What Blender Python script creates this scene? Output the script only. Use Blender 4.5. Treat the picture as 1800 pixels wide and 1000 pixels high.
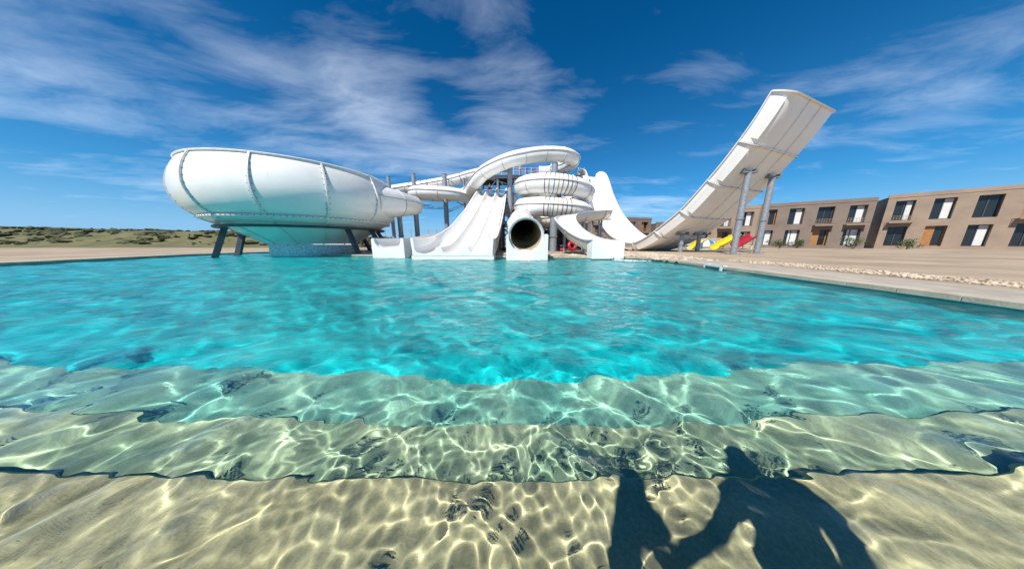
import bpy, bmesh, math, random
import numpy as np
from mathutils import Vector, Matrix

R = math.radians
PI = math.pi
sc = bpy.context.scene
COL = sc.collection
for o in list(bpy.data.objects):
    bpy.data.objects.remove(o)

# ------------------------------------------------------------------ camera
cam = bpy.data.cameras.new('camera')
cam_ob = bpy.data.objects.new('camera', cam)
COL.objects.link(cam_ob)
sc.camera = cam_ob
cam_ob.location = (0.0, 0.0, 1.2)
cam_ob.rotation_euler = (R(90 - 11.02), 0, 0)
cam.sensor_width = 36
cam.lens = 7.6
cam.clip_start = 0.02
cam.clip_end = 6000

# ------------------------------------------------------------------ sky and sun
SUN_EL, SUN_AZ = 51.0, 212.5          # azimuth clockwise from +Y
to_sun = Vector((math.sin(R(SUN_AZ)) * math.cos(R(SUN_EL)), math.cos(R(SUN_AZ)) * math.cos(R(SUN_EL)), math.sin(R(SUN_EL))))

world = bpy.data.worlds.new('World')
sc.world = world
world.use_nodes = True


def nd(nt, kind, **kw):
    n = nt.nodes.new('ShaderNode' + kind)
    for k, v in kw.items():
        if k.startswith('i_'):
            key = k[2:]
            n.inputs[int(key) if key.isdigit() else key].default_value = v
        else:
            setattr(n, k, v)
    return n


def build_sky():
    nt = world.node_tree
    L = nt.links.new
    bg = nt.nodes['Background']
    sky = nd(nt, 'TexSky', sky_type='NISHITA', sun_disc=False, sun_elevation=R(SUN_EL), sun_rotation=R(SUN_AZ),
             altitude=0, air_density=1.0, dust_density=0.0, ozone_density=4.5)
    hsv = nd(nt, 'HueSaturation')
    hsv.inputs['Saturation'].default_value = 1.62
    hsv.inputs['Value'].default_value = 0.75
    L(sky.outputs[0], hsv.inputs['Color'])
    geo = nd(nt, 'TexCoord')
    sep = nd(nt, 'SeparateXYZ')
    L(geo.outputs['Generated'], sep.inputs[0])

    def m(op, a, b=None, c=None, clamp=False):
        n = nd(nt, 'Math', operation=op, use_clamp=clamp)
        for i, v in enumerate((a, b, c)):
            if v is None:
                continue
            if isinstance(v, (int, float)):
                n.inputs[i].default_value = v
            else:
                L(v, n.inputs[i])
        return n.outputs[0]
    zc = m('ADD', m('MAXIMUM', sep.outputs[2], 0.02), 0.06)
    px = m('DIVIDE', sep.outputs[0], zc)
    py = m('DIVIDE', sep.outputs[1], zc)
    comb = nd(nt, 'CombineXYZ')
    L(px, comb.inputs[0])
    L(py, comb.inputs[1])
    # wind-drawn cirrus on a high flat layer
    warp = nd(nt, 'TexNoise', i_Scale=0.9, i_Detail=3.0)
    L(comb.outputs[0], warp.inputs['Vector'])
    vm = nd(nt, 'VectorMath', operation='MULTIPLY_ADD')
    L(warp.outputs['Color'], vm.inputs[0])
    vm.inputs[1].default_value = (.55, .55, 0)
    L(comb.outputs[0], vm.inputs[2])
    mp = nd(nt, 'Mapping')
    mp.inputs['Rotation'].default_value = (0, 0, R(-32))
    mp.inputs['Scale'].default_value = (0.75, 1.7, 1)
    L(vm.outputs[0], mp.inputs['Vector'])
    n1 = nd(nt, 'TexNoise', i_Scale=1.3, i_Detail=10.0, i_Roughness=0.62)
    n1.inputs['Distortion'].default_value = 0.25
    L(mp.outputs[0], n1.inputs['Vector'])
    n2 = nd(nt, 'TexNoise', i_Scale=0.55, i_Detail=2.0)
    L(comb.outputs[0], n2.inputs['Vector'])
    # where the cloud field lies (plane coordinates): x, y, radius x, radius y, weight
    cover = None
    for cx, cy, rx, ry, w in ((-0.95, 1.75, .42, .5, 0.95), (0.0, 1.75, .42, .38, 1.0), (-.75, 2.45, .85, .55, .95), (-0.05, 1.05, .22, .45, .5),
                              (-1.7, 2.2, .6, .6, .8), (-1.3, 1.35, .35, .5, .7), (1.05, 1.35, .22, .22, .42), (2.3, 4.6, 1.6, 1.2, .75), (-2.6, 1.2, 1.0, .8, .7),
                              (2.6, 1.4, .9, .9, .6), (-3.6, 4.0, 1.6, 1.8, .6)):
        dx = m('MULTIPLY', m('SUBTRACT', px, cx), 1 / rx)
        dy = m('MULTIPLY', m('SUBTRACT', py, cy), 1 / ry)
        d2 = m('ADD', m('MULTIPLY', dx, dx), m('MULTIPLY', dy, dy))
        g = m('MULTIPLY', m('POWER', 2.718, m('MULTIPLY', d2, -0.6)), w)
        cover = g if cover is None else m('MAXIMUM', cover, g)
    base = m('MULTIPLY_ADD', n2.outputs[0], 0.35, -0.10)
    cov = m('ADD', cover, base)
    dens = m('MULTIPLY', m('SUBTRACT', m('MULTIPLY_ADD', cov, 0.42, n1.outputs[0]), 0.65), 1.6, clamp=True)
    dens = m('MULTIPLY', m('POWER', dens, 1.15), 0.58)
    # pale marine haze low on the horizon
    low = m('POWER', m('SUBTRACT', 1.0, m('MAXIMUM', sep.outputs[2], 0.0)), 5.0)
    hz = nd(nt, 'MixRGB')
    L(m('MULTIPLY', low, 0.85), hz.inputs[0])
    L(hsv.outputs[0], hz.inputs[1])
    hz.inputs[2].default_value = (1.5, 4.1, 7.6, 1)
    mix = nd(nt, 'MixRGB')
    L(dens, mix.inputs[0])
    L(hz.outputs[0], mix.inputs[1])
    mix.inputs[2].default_value = (9.4, 10.3, 11.6, 1)
    L(mix.outputs[0], bg.inputs[0])
    bg.inputs[1].default_value = 0.095


build_sky()
sun = bpy.data.lights.new('sun', 'SUN')
sun.energy = 4.4
sun.angle = R(0.5)
sun.color = (1.0, 0.955, 0.88)
sun_ob = bpy.data.objects.new('sun', sun)
COL.objects.link(sun_ob)
sun_ob.rotation_euler = to_sun.to_track_quat('Z', 'Y').to_euler()
sun.cycles.is_caustics_light = True

sc.view_settings.view_transform = 'Standard'
sc.view_settings.look = 'None'
sc.view_settings.exposure = 0.46
sc.view_settings.gamma = 1.0
sc.render.engine = 'CYCLES'
sc.cycles.use_denoising = True
sc.cycles.max_bounces = 8
sc.cycles.diffuse_bounces = 3
sc.cycles.glossy_bounces = 4
sc.cycles.transmission_bounces = 6
sc.cycles.sample_clamp_indirect = 6.0
sc.cycles.caustics_refractive = True
sc.cycles.caustics_reflective = False


# ------------------------------------------------------------------ materials
def new_mat(name):
    m = bpy.data.materials.new(name)
    m.use_nodes = True
    return m, m.node_tree, m.node_tree.nodes['Principled BSDF']


def mat(name, col, rough=0.6, var=0.12, scale=3.0, bump=0.0, bscale=40.0, metal=0.0, coat=0.0, tint=None, detail=5.0):
    """colour with soft procedural variation, optional fine relief"""
    m, nt, b = new_mat(name)
    L = nt.links.new
    tc = nd(nt, 'TexCoord')
    n = nd(nt, 'TexNoise', i_Scale=scale, i_Detail=detail, i_Roughness=0.6)
    L(tc.outputs['Object'], n.inputs['Vector'])
    cr = nd(nt, 'ValToRGB')
    t = tint or tuple(c * (1 - 2.2 * var) for c in col)
    cr.color_ramp.elements[0].position = 0.32
    cr.color_ramp.elements[0].color = (*t, 1)
    cr.color_ramp.elements[1].position = 0.62
    cr.color_ramp.elements[1].color = (*col, 1)
    L(n.outputs[0], cr.inputs[0])
    L(cr.outputs[0], b.inputs['Base Color'])
    b.inputs['Roughness'].default_value = rough
    b.inputs['Metallic'].default_value = metal
    if coat:
        b.inputs['Coat Weight'].default_value = coat
        b.inputs['Coat Roughness'].default_value = 0.12
    if bump:
        n2 = nd(nt, 'TexNoise', i_Scale=bscale, i_Detail=4.0)
        L(tc.outputs['Object'], n2.inputs['Vector'])
        bp = nd(nt, 'Bump', i_Strength=bump, i_Distance=0.02)
        L(n2.outputs[0], bp.inputs['Height'])
        L(bp.outputs[0], b.inputs['Normal'])
    return m


def fibreglass():
    m, nt, b = new_mat('white_fibreglass')
    L = nt.links.new
    tc = nd(nt, 'TexCoord')
    n = nd(nt, 'TexNoise', i_Scale=0.5, i_Detail=6.0, i_Roughness=0.65)
    L(tc.outputs['Object'], n.inputs['Vector'])
    mp = nd(nt, 'Mapping')
    mp.inputs['Scale'].default_value = (2.2, 2.2, 0.28)
    L(tc.outputs['Object'], mp.inputs['Vector'])
    st = nd(nt, 'TexNoise', i_Scale=2.6, i_Detail=5.0, i_Roughness=0.7)
    L(mp.outputs[0], st.inputs['Vector'])
    c1 = nd(nt, 'ValToRGB')
    c1.color_ramp.elements[0].position = 0.3
    c1.color_ramp.elements[0].color = (.83, .815, .775, 1)
    c1.color_ramp.elements[1].position = 0.6
    c1.color_ramp.elements[1].color = (.90, .89, .865, 1)
    L(n.outputs[0], c1.inputs[0])
    c2 = nd(nt, 'ValToRGB')
    c2.color_ramp.elements[0].position = 0.24
    c2.color_ramp.elements[0].color = (.70, .66, .58, 1)
    c2.color_ramp.elements[1].position = 0.40
    c2.color_ramp.elements[1].color = (1, 1, 1, 1)
    L(st.outputs[0], c2.inputs[0])
    mx = nd(nt, 'MixRGB', blend_type='MULTIPLY')
    mx.inputs[0].default_value = 0.7
    L(c1.outputs[0], mx.inputs[1])
    L(c2.outputs[0], mx.inputs[2])
    oi = nd(nt, 'ObjectInfo')
    tone = nd(nt, 'MixRGB')
    tone.inputs[1].default_value = (1, 1, 1, 1)
    tone.inputs[2].default_value = (.955, .94, .905, 1)
    L(oi.outputs['Random'], tone.inputs[0])
    mt = nd(nt, 'MixRGB', blend_type='MULTIPLY')
    mt.inputs[0].default_value = 1
    L(mx.outputs[0], mt.inputs[1])
    L(tone.outputs[0], mt.inputs[2])
    L(mt.outputs[0], b.inputs['Base Color'])
    rr = nd(nt, 'MapRange')
    rr.inputs[3].default_value = 0.2
    rr.inputs[4].default_value = 0.42
    L(n.outputs[0], rr.inputs[0])
    L(rr.outputs[0], b.inputs['Roughness'])
    n3 = nd(nt, 'TexNoise', i_Scale=1.3, i_Detail=2.0)
    L(tc.outputs['Object'], n3.inputs['Vector'])
    bp = nd(nt, 'Bump', i_Strength=0.12, i_Distance=0.05)
    L(n3.outputs[0], bp.inputs['Height'])
    L(bp.outputs[0], b.inputs['Normal'])
    b.inputs['Coat Weight'].default_value = 0.25
    b.inputs['Coat Roughness'].default_value = 0.1
    return m


M = {}
M['white'] = fibreglass()
M['rim'] = mat('white_flange', (.62, .61, .57), .45, .10)
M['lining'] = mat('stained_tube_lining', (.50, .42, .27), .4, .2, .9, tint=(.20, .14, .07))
M['rim2'] = mat('pale_flange', (.80, .79, .76), .4, .06)
M['galv'] = mat('galvanised_steel', (.36, .39, .42), .45, .14, 6, metal=.35)
M['dark'] = mat('dark_steel', (.07, .08, .10), .5, .12, 5, metal=.2)
M['grey'] = mat('grey_paint', (.22, .24, .26), .5, .12, 5)
M['bolt'] = mat('bolt_steel', (.10, .10, .10), .5, .1)
M['leaf'] = mat('shrub_leaf', (.07, .12, .03), .6, .2, .8, tint=(.03, .06, .015))
M['stone'] = mat('coping_stone', (.52, .45, .34), .75, .14, 2.2, .35, 30)
M['paving'] = mat('paving', (.45, .39, .31), .85, .12, 1.4, .3, 25)
M['sand'] = mat('sandy_ground', (.44, .34, .235), .95, .16, .22, .6, 6, tint=(.27, .20, .135), detail=9)
M['pebble'] = mat('pebble', (.62, .52, .39), .8, .2, .9, tint=(.36, .27, .19))
M['hill'] = mat('dry_grass_hill', (.17, .15, .06), .95, .2, .25, .8, 2.5, tint=(.075, .085, .03))
M['wallcol'] = mat('hotel_render', (.235, .18, .145), .9, .08, .6, .15, 20)
M['wallcol2'] = mat('hotel_render_pale', (.34, .255, .19), .9, .08, .6, .15, 20)
M['wood'] = mat('warm_timber', (.42, .19, .06), .6, .15, 4)
M['brownwood'] = mat('weathered_timber', (.12, .085, .055), .8, .15, 4)
M['railing'] = mat('white_railing', (.72, .74, .76), .5, .05)
M['yellow'] = mat('yellow_fibreglass', (.80, .62, .02), .3, .06)
M['blue'] = mat('blue_fibreglass', (.02, .22, .62), .3, .08)
M['red'] = mat('red_fibreglass', (.45, .02, .03), .35, .08)
M['skin'] = mat('skin', (.36, .19, .12), .55, .06)
M['hair'] = mat('dark_hair', (.02, .015, .012), .7, .1)
M['tyellow'] = mat('yellow_cloth', (.75, .50, .03), .85, .08)
M['tred'] = mat('red_cloth', (.50, .02, .03), .85, .08)
M['tblue'] = mat('blue_cloth', (.02, .07, .32), .85, .08)
M['twhite'] = mat('white_cloth', (.70, .70, .68), .85, .06)
M['torange'] = mat('orange_cloth', (.65, .22, .03), .85, .06)
M['tnavy'] = mat('navy_cloth', (.02, .025, .06), .85, .06)
M['rubber'] = mat('black_rubber', (.02, .02, .02), .6, .1)
BANDS = [mat('band_' + n, c, .35, .05) for n, c in (('maroon', (.16, .01, .02)), ('charcoal', (.03, .03, .04)), ('slate', (.06, .08, .11)), ('olive', (.30, .27, .02)),
         ('scarlet', (.32, .01, .02)), ('black', (.03, .03, .03)), ('umber', (.06, .04, .03)), ('plum', (.16, .06, .07)))]


def pool_mat(name, c_hi, c_lo, rough=.75, scale=2.0):
    """plaster pool finish with blotches and speckle"""
    m, nt, b = new_mat(name)
    L = nt.links.new
    tc = nd(nt, 'TexCoord')
    n = nd(nt, 'TexNoise', i_Scale=scale, i_Detail=8.0, i_Roughness=0.68)
    L(tc.outputs['Object'], n.inputs['Vector'])
    cr = nd(nt, 'ValToRGB')
    cr.color_ramp.elements[0].position = .33
    cr.color_ramp.elements[0].color = (*c_lo, 1)
    cr.color_ramp.elements[1].position = .62
    cr.color_ramp.elements[1].color = (*c_hi, 1)
    L(n.outputs[0], cr.inputs[0])
    sp = nd(nt, 'TexNoise', i_Scale=60.0, i_Detail=3.0)
    L(tc.outputs['Object'], sp.inputs['Vector'])
    mr = nd(nt, 'MapRange')
    mr.inputs[1].default_value = .3
    mr.inputs[2].default_value = .7
    mr.inputs[3].default_value = .78
    mr.inputs[4].default_value = 1.1
    L(sp.outputs[0], mr.inputs[0])
    mx = nd(nt, 'MixRGB', blend_type='MULTIPLY')
    mx.inputs[0].default_value = 1
    L(cr.outputs[0], mx.inputs[1])
    L(mr.outputs[0], mx.inputs[2])
    L(mx.outputs[0], b.inputs['Base Color'])
    b.inputs['Roughness'].default_value = rough
    b.inputs['Specular IOR Level'].default_value = 0.1
    return m


M['step1'] = pool_mat('top_step_plaster', (.70, .60, .37), (.52, .44, .26), scale=1.6)
M['step2'] = pool_mat('middle_step_depth_tint', (.60, .64, .42), (.33, .46, .31), scale=1.3)  # beige plaster coloured greenish to stand in for light the water absorbs
M['step3'] = pool_mat('low_step_depth_tint', (.40, .66, .50), (.17, .50, .44), scale=1.2)  # deeper step, so more of the water's green tint put into its colour
M['poolfloor'] = pool_mat('turquoise_liner', (.009, .70, .76), (.007, .64, .70), scale=.35)
M['poolwall'] = pool_mat('pool_wall_tile', (.08, .50, .52), (.03, .34, .36), scale=1.2)


def water_mat():
    m = bpy.data.materials.new('pool_water')
    m.use_nodes = True
    nt = m.node_tree
    nt.nodes.clear()
    L = nt.links.new
    tc = nd(nt, 'TexCoord')
    mp = nd(nt, 'Mapping')
    mp.inputs['Scale'].default_value = (1.0, 1.7, 1.0)
    L(tc.outputs['Object'], mp.inputs['Vector'])
    n1 = nd(nt, 'TexNoise', i_Scale=3.8, i_Detail=5.0, i_Roughness=0.6)
    n1.inputs['Distortion'].default_value = 0.6
    L(mp.outputs[0], n1.inputs['Vector'])
    bp = nd(nt, 'Bump', i_Strength=1.0, i_Distance=0.062)
    L(n1.outputs[0], bp.inputs['Height'])
    fr = nd(nt, 'Fresnel', i_IOR=1.333)
    L(bp.outputs[0], fr.inputs['Normal'])
    gl = nd(nt, 'BsdfGlossy', i_Roughness=0.0)
    gl.inputs['Color'].default_value = (1, 1, 1, 1)
    L(bp.outputs[0], gl.inputs['Normal'])
    rf = nd(nt, 'BsdfRefraction', i_IOR=1.333, i_Roughness=0.0)
    rf.inputs['Color'].default_value = (.93, 1.0, .975, 1)
    n2 = nd(nt, 'TexNoise', i_Scale=6.5, i_Detail=3.0, i_Roughness=0.55)
    n2.inputs['Distortion'].default_value = 0.8
    L(mp.outputs[0], n2.inputs['Vector'])
    bp2 = nd(nt, 'Bump', i_Strength=0.5, i_Distance=0.009)
    L(n2.outputs[0], bp2.inputs['Height'])
    L(bp2.outputs[0], rf.inputs['Normal'])
    # calmer over the sheltered top step
    sy = nd(nt, 'SeparateXYZ')
    L(tc.outputs['Object'], sy.inputs[0])
    mr = nd(nt, 'MapRange')
    mr.inputs[1].default_value = 1.28
    mr.inputs[2].default_value = 1.8
    mr.inputs[3].default_value = .0
    mr.inputs[4].default_value = .5
    L(sy.outputs[1], mr.inputs[0])
    L(mr.outputs[0], bp2.inputs['Strength'])
    mr2 = nd(nt, 'MapRange')
    mr2.inputs[1].default_value = 1.28
    mr2.inputs[2].default_value = 3.4
    mr2.inputs[3].default_value = .0
    mr2.inputs[4].default_value = 1.0
    L(sy.outputs[1], mr2.inputs[0])
    L(mr2.outputs[0], bp.inputs['Strength'])
    mx = nd(nt, 'MixShader')
    L(fr.outputs[0], mx.inputs[0])
    L(rf.outputs[0], mx.inputs[1])
    L(gl.outputs[0], mx.inputs[2])
    out = nd(nt, 'OutputMaterial')
    L(mx.outputs[0], out.inputs[0])
    return m


M['water'] = water_mat()


def calm_water_mat():
    m = bpy.data.materials.new('calm_pool_water')
    m.use_nodes = True
    nt = m.node_tree
    nt.nodes.clear()
    g = nd(nt, 'BsdfGlass', i_IOR=1.333, i_Roughness=0.0)
    g.inputs['Color'].default_value = (.93, 1.0, .975, 1)
    out = nd(nt, 'OutputMaterial')
    nt.links.new(g.outputs[0], out.inputs[0])
    return m


M['calm_water'] = calm_water_mat()


def glass_mat():
    m, nt, b = new_mat('window_glass')
    b.inputs['Base Color'].default_value = (.02, .025, .03, 1)
    b.inputs['Roughness'].default_value = .06
    return m


M['glass'] = glass_mat()


# ------------------------------------------------------------------ mesh helpers
class MB:
    def __init__(self):
        self.v, self.f = [], []

    def add(self, v, f):
        b = len(self.v)
        self.v += [tuple(map(float, p)) for p in v]
        self.f += [tuple(int(i) + b for i in q) for q in f]
        return self

    def box(self, c, s, rz=0.0):
        cx, cy, cz = c
        hx, hy, hz = s[0] / 2, s[1] / 2, s[2] / 2
        co, si = math.cos(rz), math.sin(rz)
        vs = []
        for x, y, z in ((-hx, -hy, -hz), (hx, -hy, -hz), (hx, hy, -hz), (-hx, hy, -hz), (-hx, -hy, hz), (hx, -hy, hz), (hx, hy, hz), (-hx, hy, hz)):
            vs.append((cx + x * co - y * si, cy + x * si + y * co, cz + z))
        return self.add(vs, [(3, 2, 1, 0), (4, 5, 6, 7), (0, 1, 5, 4), (1, 2, 6, 5), (2, 3, 7, 6), (3, 0, 4, 7)])

    def cyl(self, a, b, r0, r1=None, n=14):
        r1 = r0 if r1 is None else r1
        a, b = np.array(a, float), np.array(b, float)
        t = (b - a) / np.linalg.norm(b - a)
        up = np.array((0, 0, 1.0)) if abs(t[2]) < .95 else np.array((1.0, 0, 0))
        s = np.cross(t, up)
        s /= np.linalg.norm(s)
        u = np.cross(s, t)
        vs = []
        for p, r in ((a, r0), (b, r1)):
            for k in range(n):
                an = 2 * PI * k / n
                vs.append(p + r * (math.cos(an) * s + math.sin(an) * u))
        fs = [(k, (k + 1) % n, n + (k + 1) % n, n + k) for k in range(n)]
        fs += [tuple(range(n))[::-1], tuple(range(n, 2 * n))]
        return self.add(vs, fs)

    def bar(self, a, b, w, h=None):
        """square bar between two points"""
        h = h or w
        a, b = np.array(a, float), np.array(b, float)
        t = (b - a) / np.linalg.norm(b - a)
        up = np.array((0, 0, 1.0)) if abs(t[2]) < .95 else np.array((0, 1.0, 0))
        s = np.cross(t, up)
        s /= np.linalg.norm(s)
        u = np.cross(s, t)
        vs = []
        for p in (a, b):
            for i, j in ((-1, -1), (1, -1), (1, 1), (-1, 1)):
                vs.append(p + s * w / 2 * i + u * h / 2 * j)
        return self.add(vs, [(0, 1, 5, 4), (1, 2, 6, 5), (2, 3, 7, 6), (3, 0, 4, 7), (3, 2, 1, 0), (4, 5, 6, 7)])

    def prism(self, poly, y0, y1):
        """polygon in x,z extruded along y"""
        n = len(poly)
        vs = [(x, y0, z) for x, z in poly] + [(x, y1, z) for x, z in poly]
        fs = [tuple(range(n)), tuple(range(n, 2 * n))[::-1]]
        fs += [(k, n + k, n + (k + 1) % n, (k + 1) % n) for k in range(n)]
        return self.add(vs, fs)

    def build(self, name, m, parent=None, smooth=False, angle=35):
        me = bpy.data.meshes.new(name)
        me.from_pydata(self.v, [], self.f)
        bm = bmesh.new()
        bm.from_mesh(me)
        bmesh.ops.recalc_face_normals(bm, faces=bm.faces)
        bm.to_mesh(me)
        bm.free()
        if m is not None:
            me.materials.append(m)
        if smooth:
            me.shade_smooth()
            me.set_sharp_from_angle(angle=R(angle))
        o = bpy.data.objects.new(name, me)
        COL.objects.link(o)
        if parent is not None:
            o.parent = parent
            o.matrix_parent_inverse = parent.matrix_basis.inverted()
        return o


def empty(name, loc, label, cat, group=None, rz=0.0):
    o = bpy.data.objects.new(name, None)
    o.empty_display_size = .3
    o.location = loc
    o.rotation_euler = (0, 0, rz)
    COL.objects.link(o)
    return tag(o, label, cat, group)


def tag(o, label, cat, group=None):
    o['label'] = label
    o['category'] = cat
    if group:
        o['group'] = group
    return o


def struct(o):
    o['kind'] = 'structure'
    return o


def catmull(pts, step=.3):
    P = np.array(pts, float)
    P = np.vstack([2 * P[0] - P[1], P, 2 * P[-1] - P[-2]])
    out = []
    for i in range(1, len(P) - 2):
        p0, p1, p2, p3 = P[i - 1], P[i], P[i + 1], P[i + 2]
        for t in np.linspace(0, 1, 40, endpoint=False):
            out.append(.5 * ((2 * p1) + (-p0 + p2) * t + (2 * p0 - 5 * p1 + 4 * p2 - p3) * t * t + (-p0 + 3 * p1 - 3 * p2 + p3) * t ** 3))
    out.append(P[-2])
    return resample(np.array(out), step)


def resample(Q, step):
    d = np.concatenate([[0], np.cumsum(np.linalg.norm(np.diff(Q[:, :3], axis=0), axis=1))])
    n = max(2, int(round(d[-1] / step)) + 1)
    t = np.linspace(0, d[-1], n)
    return np.stack([np.interp(t, d, Q[:, k]) for k in range(Q.shape[1])], 1)


def frames(P):
    T = np.gradient(P, axis=0)
    T /= np.linalg.norm(T, axis=1)[:, None]
    S = np.cross(T, np.array((0, 0, 1.0)))
    S /= np.linalg.norm(S, axis=1)[:, None]
    N = np.cross(S, T)
    return T, S, N


def shell(P, S, N, r_out, r_in, phis, closed):
    """double-walled pipe or trough: phi 0 is up"""
    n, k = len(P), len(phis)
    vs = []
    for r in (r_out, r_in):
        r = np.broadcast_to(r, (n,))
        ring = P[:, None, :] + r[:, None, None] * (np.sin(phis)[None, :, None] * S[:, None, :] + np.cos(phis)[None, :, None] * N[:, None, :])
        vs.append(ring.reshape(-1, 3))
    V = np.concatenate(vs)
    O, I = lambda i, j: i * k + j % k, lambda i, j: n * k + i * k + j % k
    f = []
    kk = k if closed else k - 1
    for i in range(n - 1):
        for j in range(kk):
            f.append((O(i, j), O(i, j + 1), O(i + 1, j + 1), O(i + 1, j)))
            f.append((I(i, j), I(i + 1, j), I(i + 1, j + 1), I(i, j + 1)))
        if not closed:
            f.append((O(i, 0), O(i + 1, 0), I(i + 1, 0), I(i, 0)))
            f.append((O(i, k - 1), I(i, k - 1), I(i + 1, k - 1), O(i + 1, k - 1)))
    for i in (0, n - 1):
        for j in range(kk):
            f.append((O(i, j), I(i, j), I(i, j + 1), O(i, j + 1)))
    return V, f


def sweep_rail(P, A, B, off, w, h):
    """rectangular rail along P, offset `off` along A, w along A, h along B"""
    n = len(P)
    C = P + A * off if np.isscalar(off) else P + A * off[:, None]
    vs = np.stack([C - A * w / 2 - B * h / 2, C + A * w / 2 - B * h / 2, C + A * w / 2 + B * h / 2, C - A * w / 2 + B * h / 2], 1).reshape(-1, 3)
    f = []
    for i in range(n - 1):
        for j in range(4):
            f.append((i * 4 + j, i * 4 + (j + 1) % 4, (i + 1) * 4 + (j + 1) % 4, (i + 1) * 4 + j))
    f += [(0, 1, 2, 3), tuple(4 * (n - 1) + j for j in (3, 2, 1, 0))]
    return vs, f


def pipe_slide(root, pts, radius, sec=2.6, half=None, step=.3, th=.05, nphi=30, flange=.07, raw=False, first_flange=True, seam=True, lining=None):
    """parts of a tube (half None) or an open flume (half = half opening angle in degrees about straight down)"""
    P = np.array(pts, float) if raw else catmull(pts, step)
    T, S, N = frames(P)
    n = len(P)
    rad = np.interp(np.linspace(0, 1, n), np.linspace(0, 1, len(radius)), radius) if not np.isscalar(radius) else np.full(n, radius)
    if half is None:
        phis = np.linspace(0, 2 * PI, nphi, endpoint=False)
    else:
        phis = np.linspace(PI - R(half), PI + R(half), nphi)
    closed = half is None
    length = np.linalg.norm(np.diff(P, axis=0), axis=1).sum()
    ns = max(1, int(round(length / sec)))
    cut = [int(round(i)) for i in np.linspace(0, n - 1, ns + 1)]
    for a, b in zip(cut[:-1], cut[1:]):
        v, f = shell(P[a:b + 1], S[a:b + 1], N[a:b + 1], rad[a:b + 1], rad[a:b + 1] - th, phis, closed)
        so = MB().add(v, f).build('tube_section' if closed else 'flume_section', M['white'], root, True)
        if lining is not None:
            so.data.materials.append(lining)
            half_n = len(v) // 2
            for pl in so.data.polygons:
                if min(pl.vertices) >= half_n:
                    pl.material_index = 1
    for i in cut:
        if i == 0 and not first_flange:
            continue
        Pi = np.stack([P[i] - T[i] * .045, P[i] + T[i] * .045])
        v, f = shell(Pi, np.stack([S[i]] * 2), np.stack([N[i]] * 2), rad[i] + flange, rad[i] + .004, phis, closed)
        MB().add(v, f).build('ring_flange', M['rim'], root, True)
    if seam:
        if closed:
            for s in (-1, 1):
                ph = R(78) * s
                A = math.sin(ph) * S + math.cos(ph) * N
                v, f = sweep_rail(P, A, np.cross(T, A), rad + .06, .14, .09)
                MB().add(v, f).build('seam_flange', M['rim'], root, True)
        else:
            for s in (-1, 1):
                ph = PI + R(half) * s
                A = math.sin(ph) * S + math.cos(ph) * N
                out = -s * S * 1.0
                Q = P + A * (rad - th / 2)[:, None]
                v, f = sweep_rail(Q, out, N, .04, .16, .06)
                MB().add(v, f).build('rim_lip', M['rim'], root, True)
    return P, T, S, N, rad


# ------------------------------------------------------------------ ground, pool, water
POOL = [(-24.0, .3), (8.8, .3), (9.15, 5), (9.35, 9), (9.6, 12.2), (9.55, 14.2), (9.3, 15.4), (9.1, 15.85), (-12.2, 18.75), (-17.4, 19.9), (-17.6, 26.5), (-27.5, 26.5), (-29.5, 20), (-26, 8)]
POOL_Z = -1.0
GZ = .10


def inside(poly, x, y):
    c = np.zeros(np.shape(x), bool)
    j = len(poly) - 1
    for i in range(len(poly)):
        xi, yi = poly[i]
        xj, yj = poly[j]
        with np.errstate(divide='ignore', invalid='ignore'):
            c ^= ((yi > y) != (yj > y)) & (x < (xj - xi) * (y - yi) / (yj - yi + 1e-12) + xi)
        j = i
    return c


def offset_poly(poly, d):
    n = len(poly)
    out = []
    for i in range(n):
        p0, p1, p2 = (np.array(poly[(i + k) % n], float) for k in (-1, 0, 1))
        e1, e2 = (p1 - p0) / np.linalg.norm(p1 - p0), (p2 - p1) / np.linalg.norm(p2 - p1)
        n1, n2 = np.array((e1[1], -e1[0])), np.array((e2[1], -e2[0]))
        b = n1 + n2
        b /= np.linalg.norm(b)
        out.append(tuple(p1 + b * d / max(.5, float(b @ n1))))
    return out


def sheet_with_hole(name, outer, hole, z, m):
    bm = bmesh.new()
    es = []
    for poly in (outer, hole):
        vs = [bm.verts.new((x, y, z)) for x, y in poly]
        es += [bm.edges.new((vs[i], vs[(i + 1) % len(vs)])) for i in range(len(vs))]
    bmesh.ops.triangle_fill(bm, edges=es, use_beauty=True)
    for f in bm.faces:
        if f.normal.z < 0:
            f.normal_flip()
    me = bpy.data.meshes.new(name)
    bm.to_mesh(me)
    bm.free()
    me.materials.append(m)
    o = bpy.data.objects.new(name, me)
    COL.objects.link(o)
    return struct(o)


DECK_OUT = offset_poly(POOL, 2.6)
COPE_OUT = offset_poly(POOL, .45)
sheet_with_hole('ground', [(-2500, -1200), (2500, -1200), (2500, 3500), (-2500, 3500)], DECK_OUT, GZ, M['sand'])
sheet_with_hole('pavement', offset_poly(POOL, 2.75), COPE_OUT, GZ + .006, M['paving'])

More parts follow.
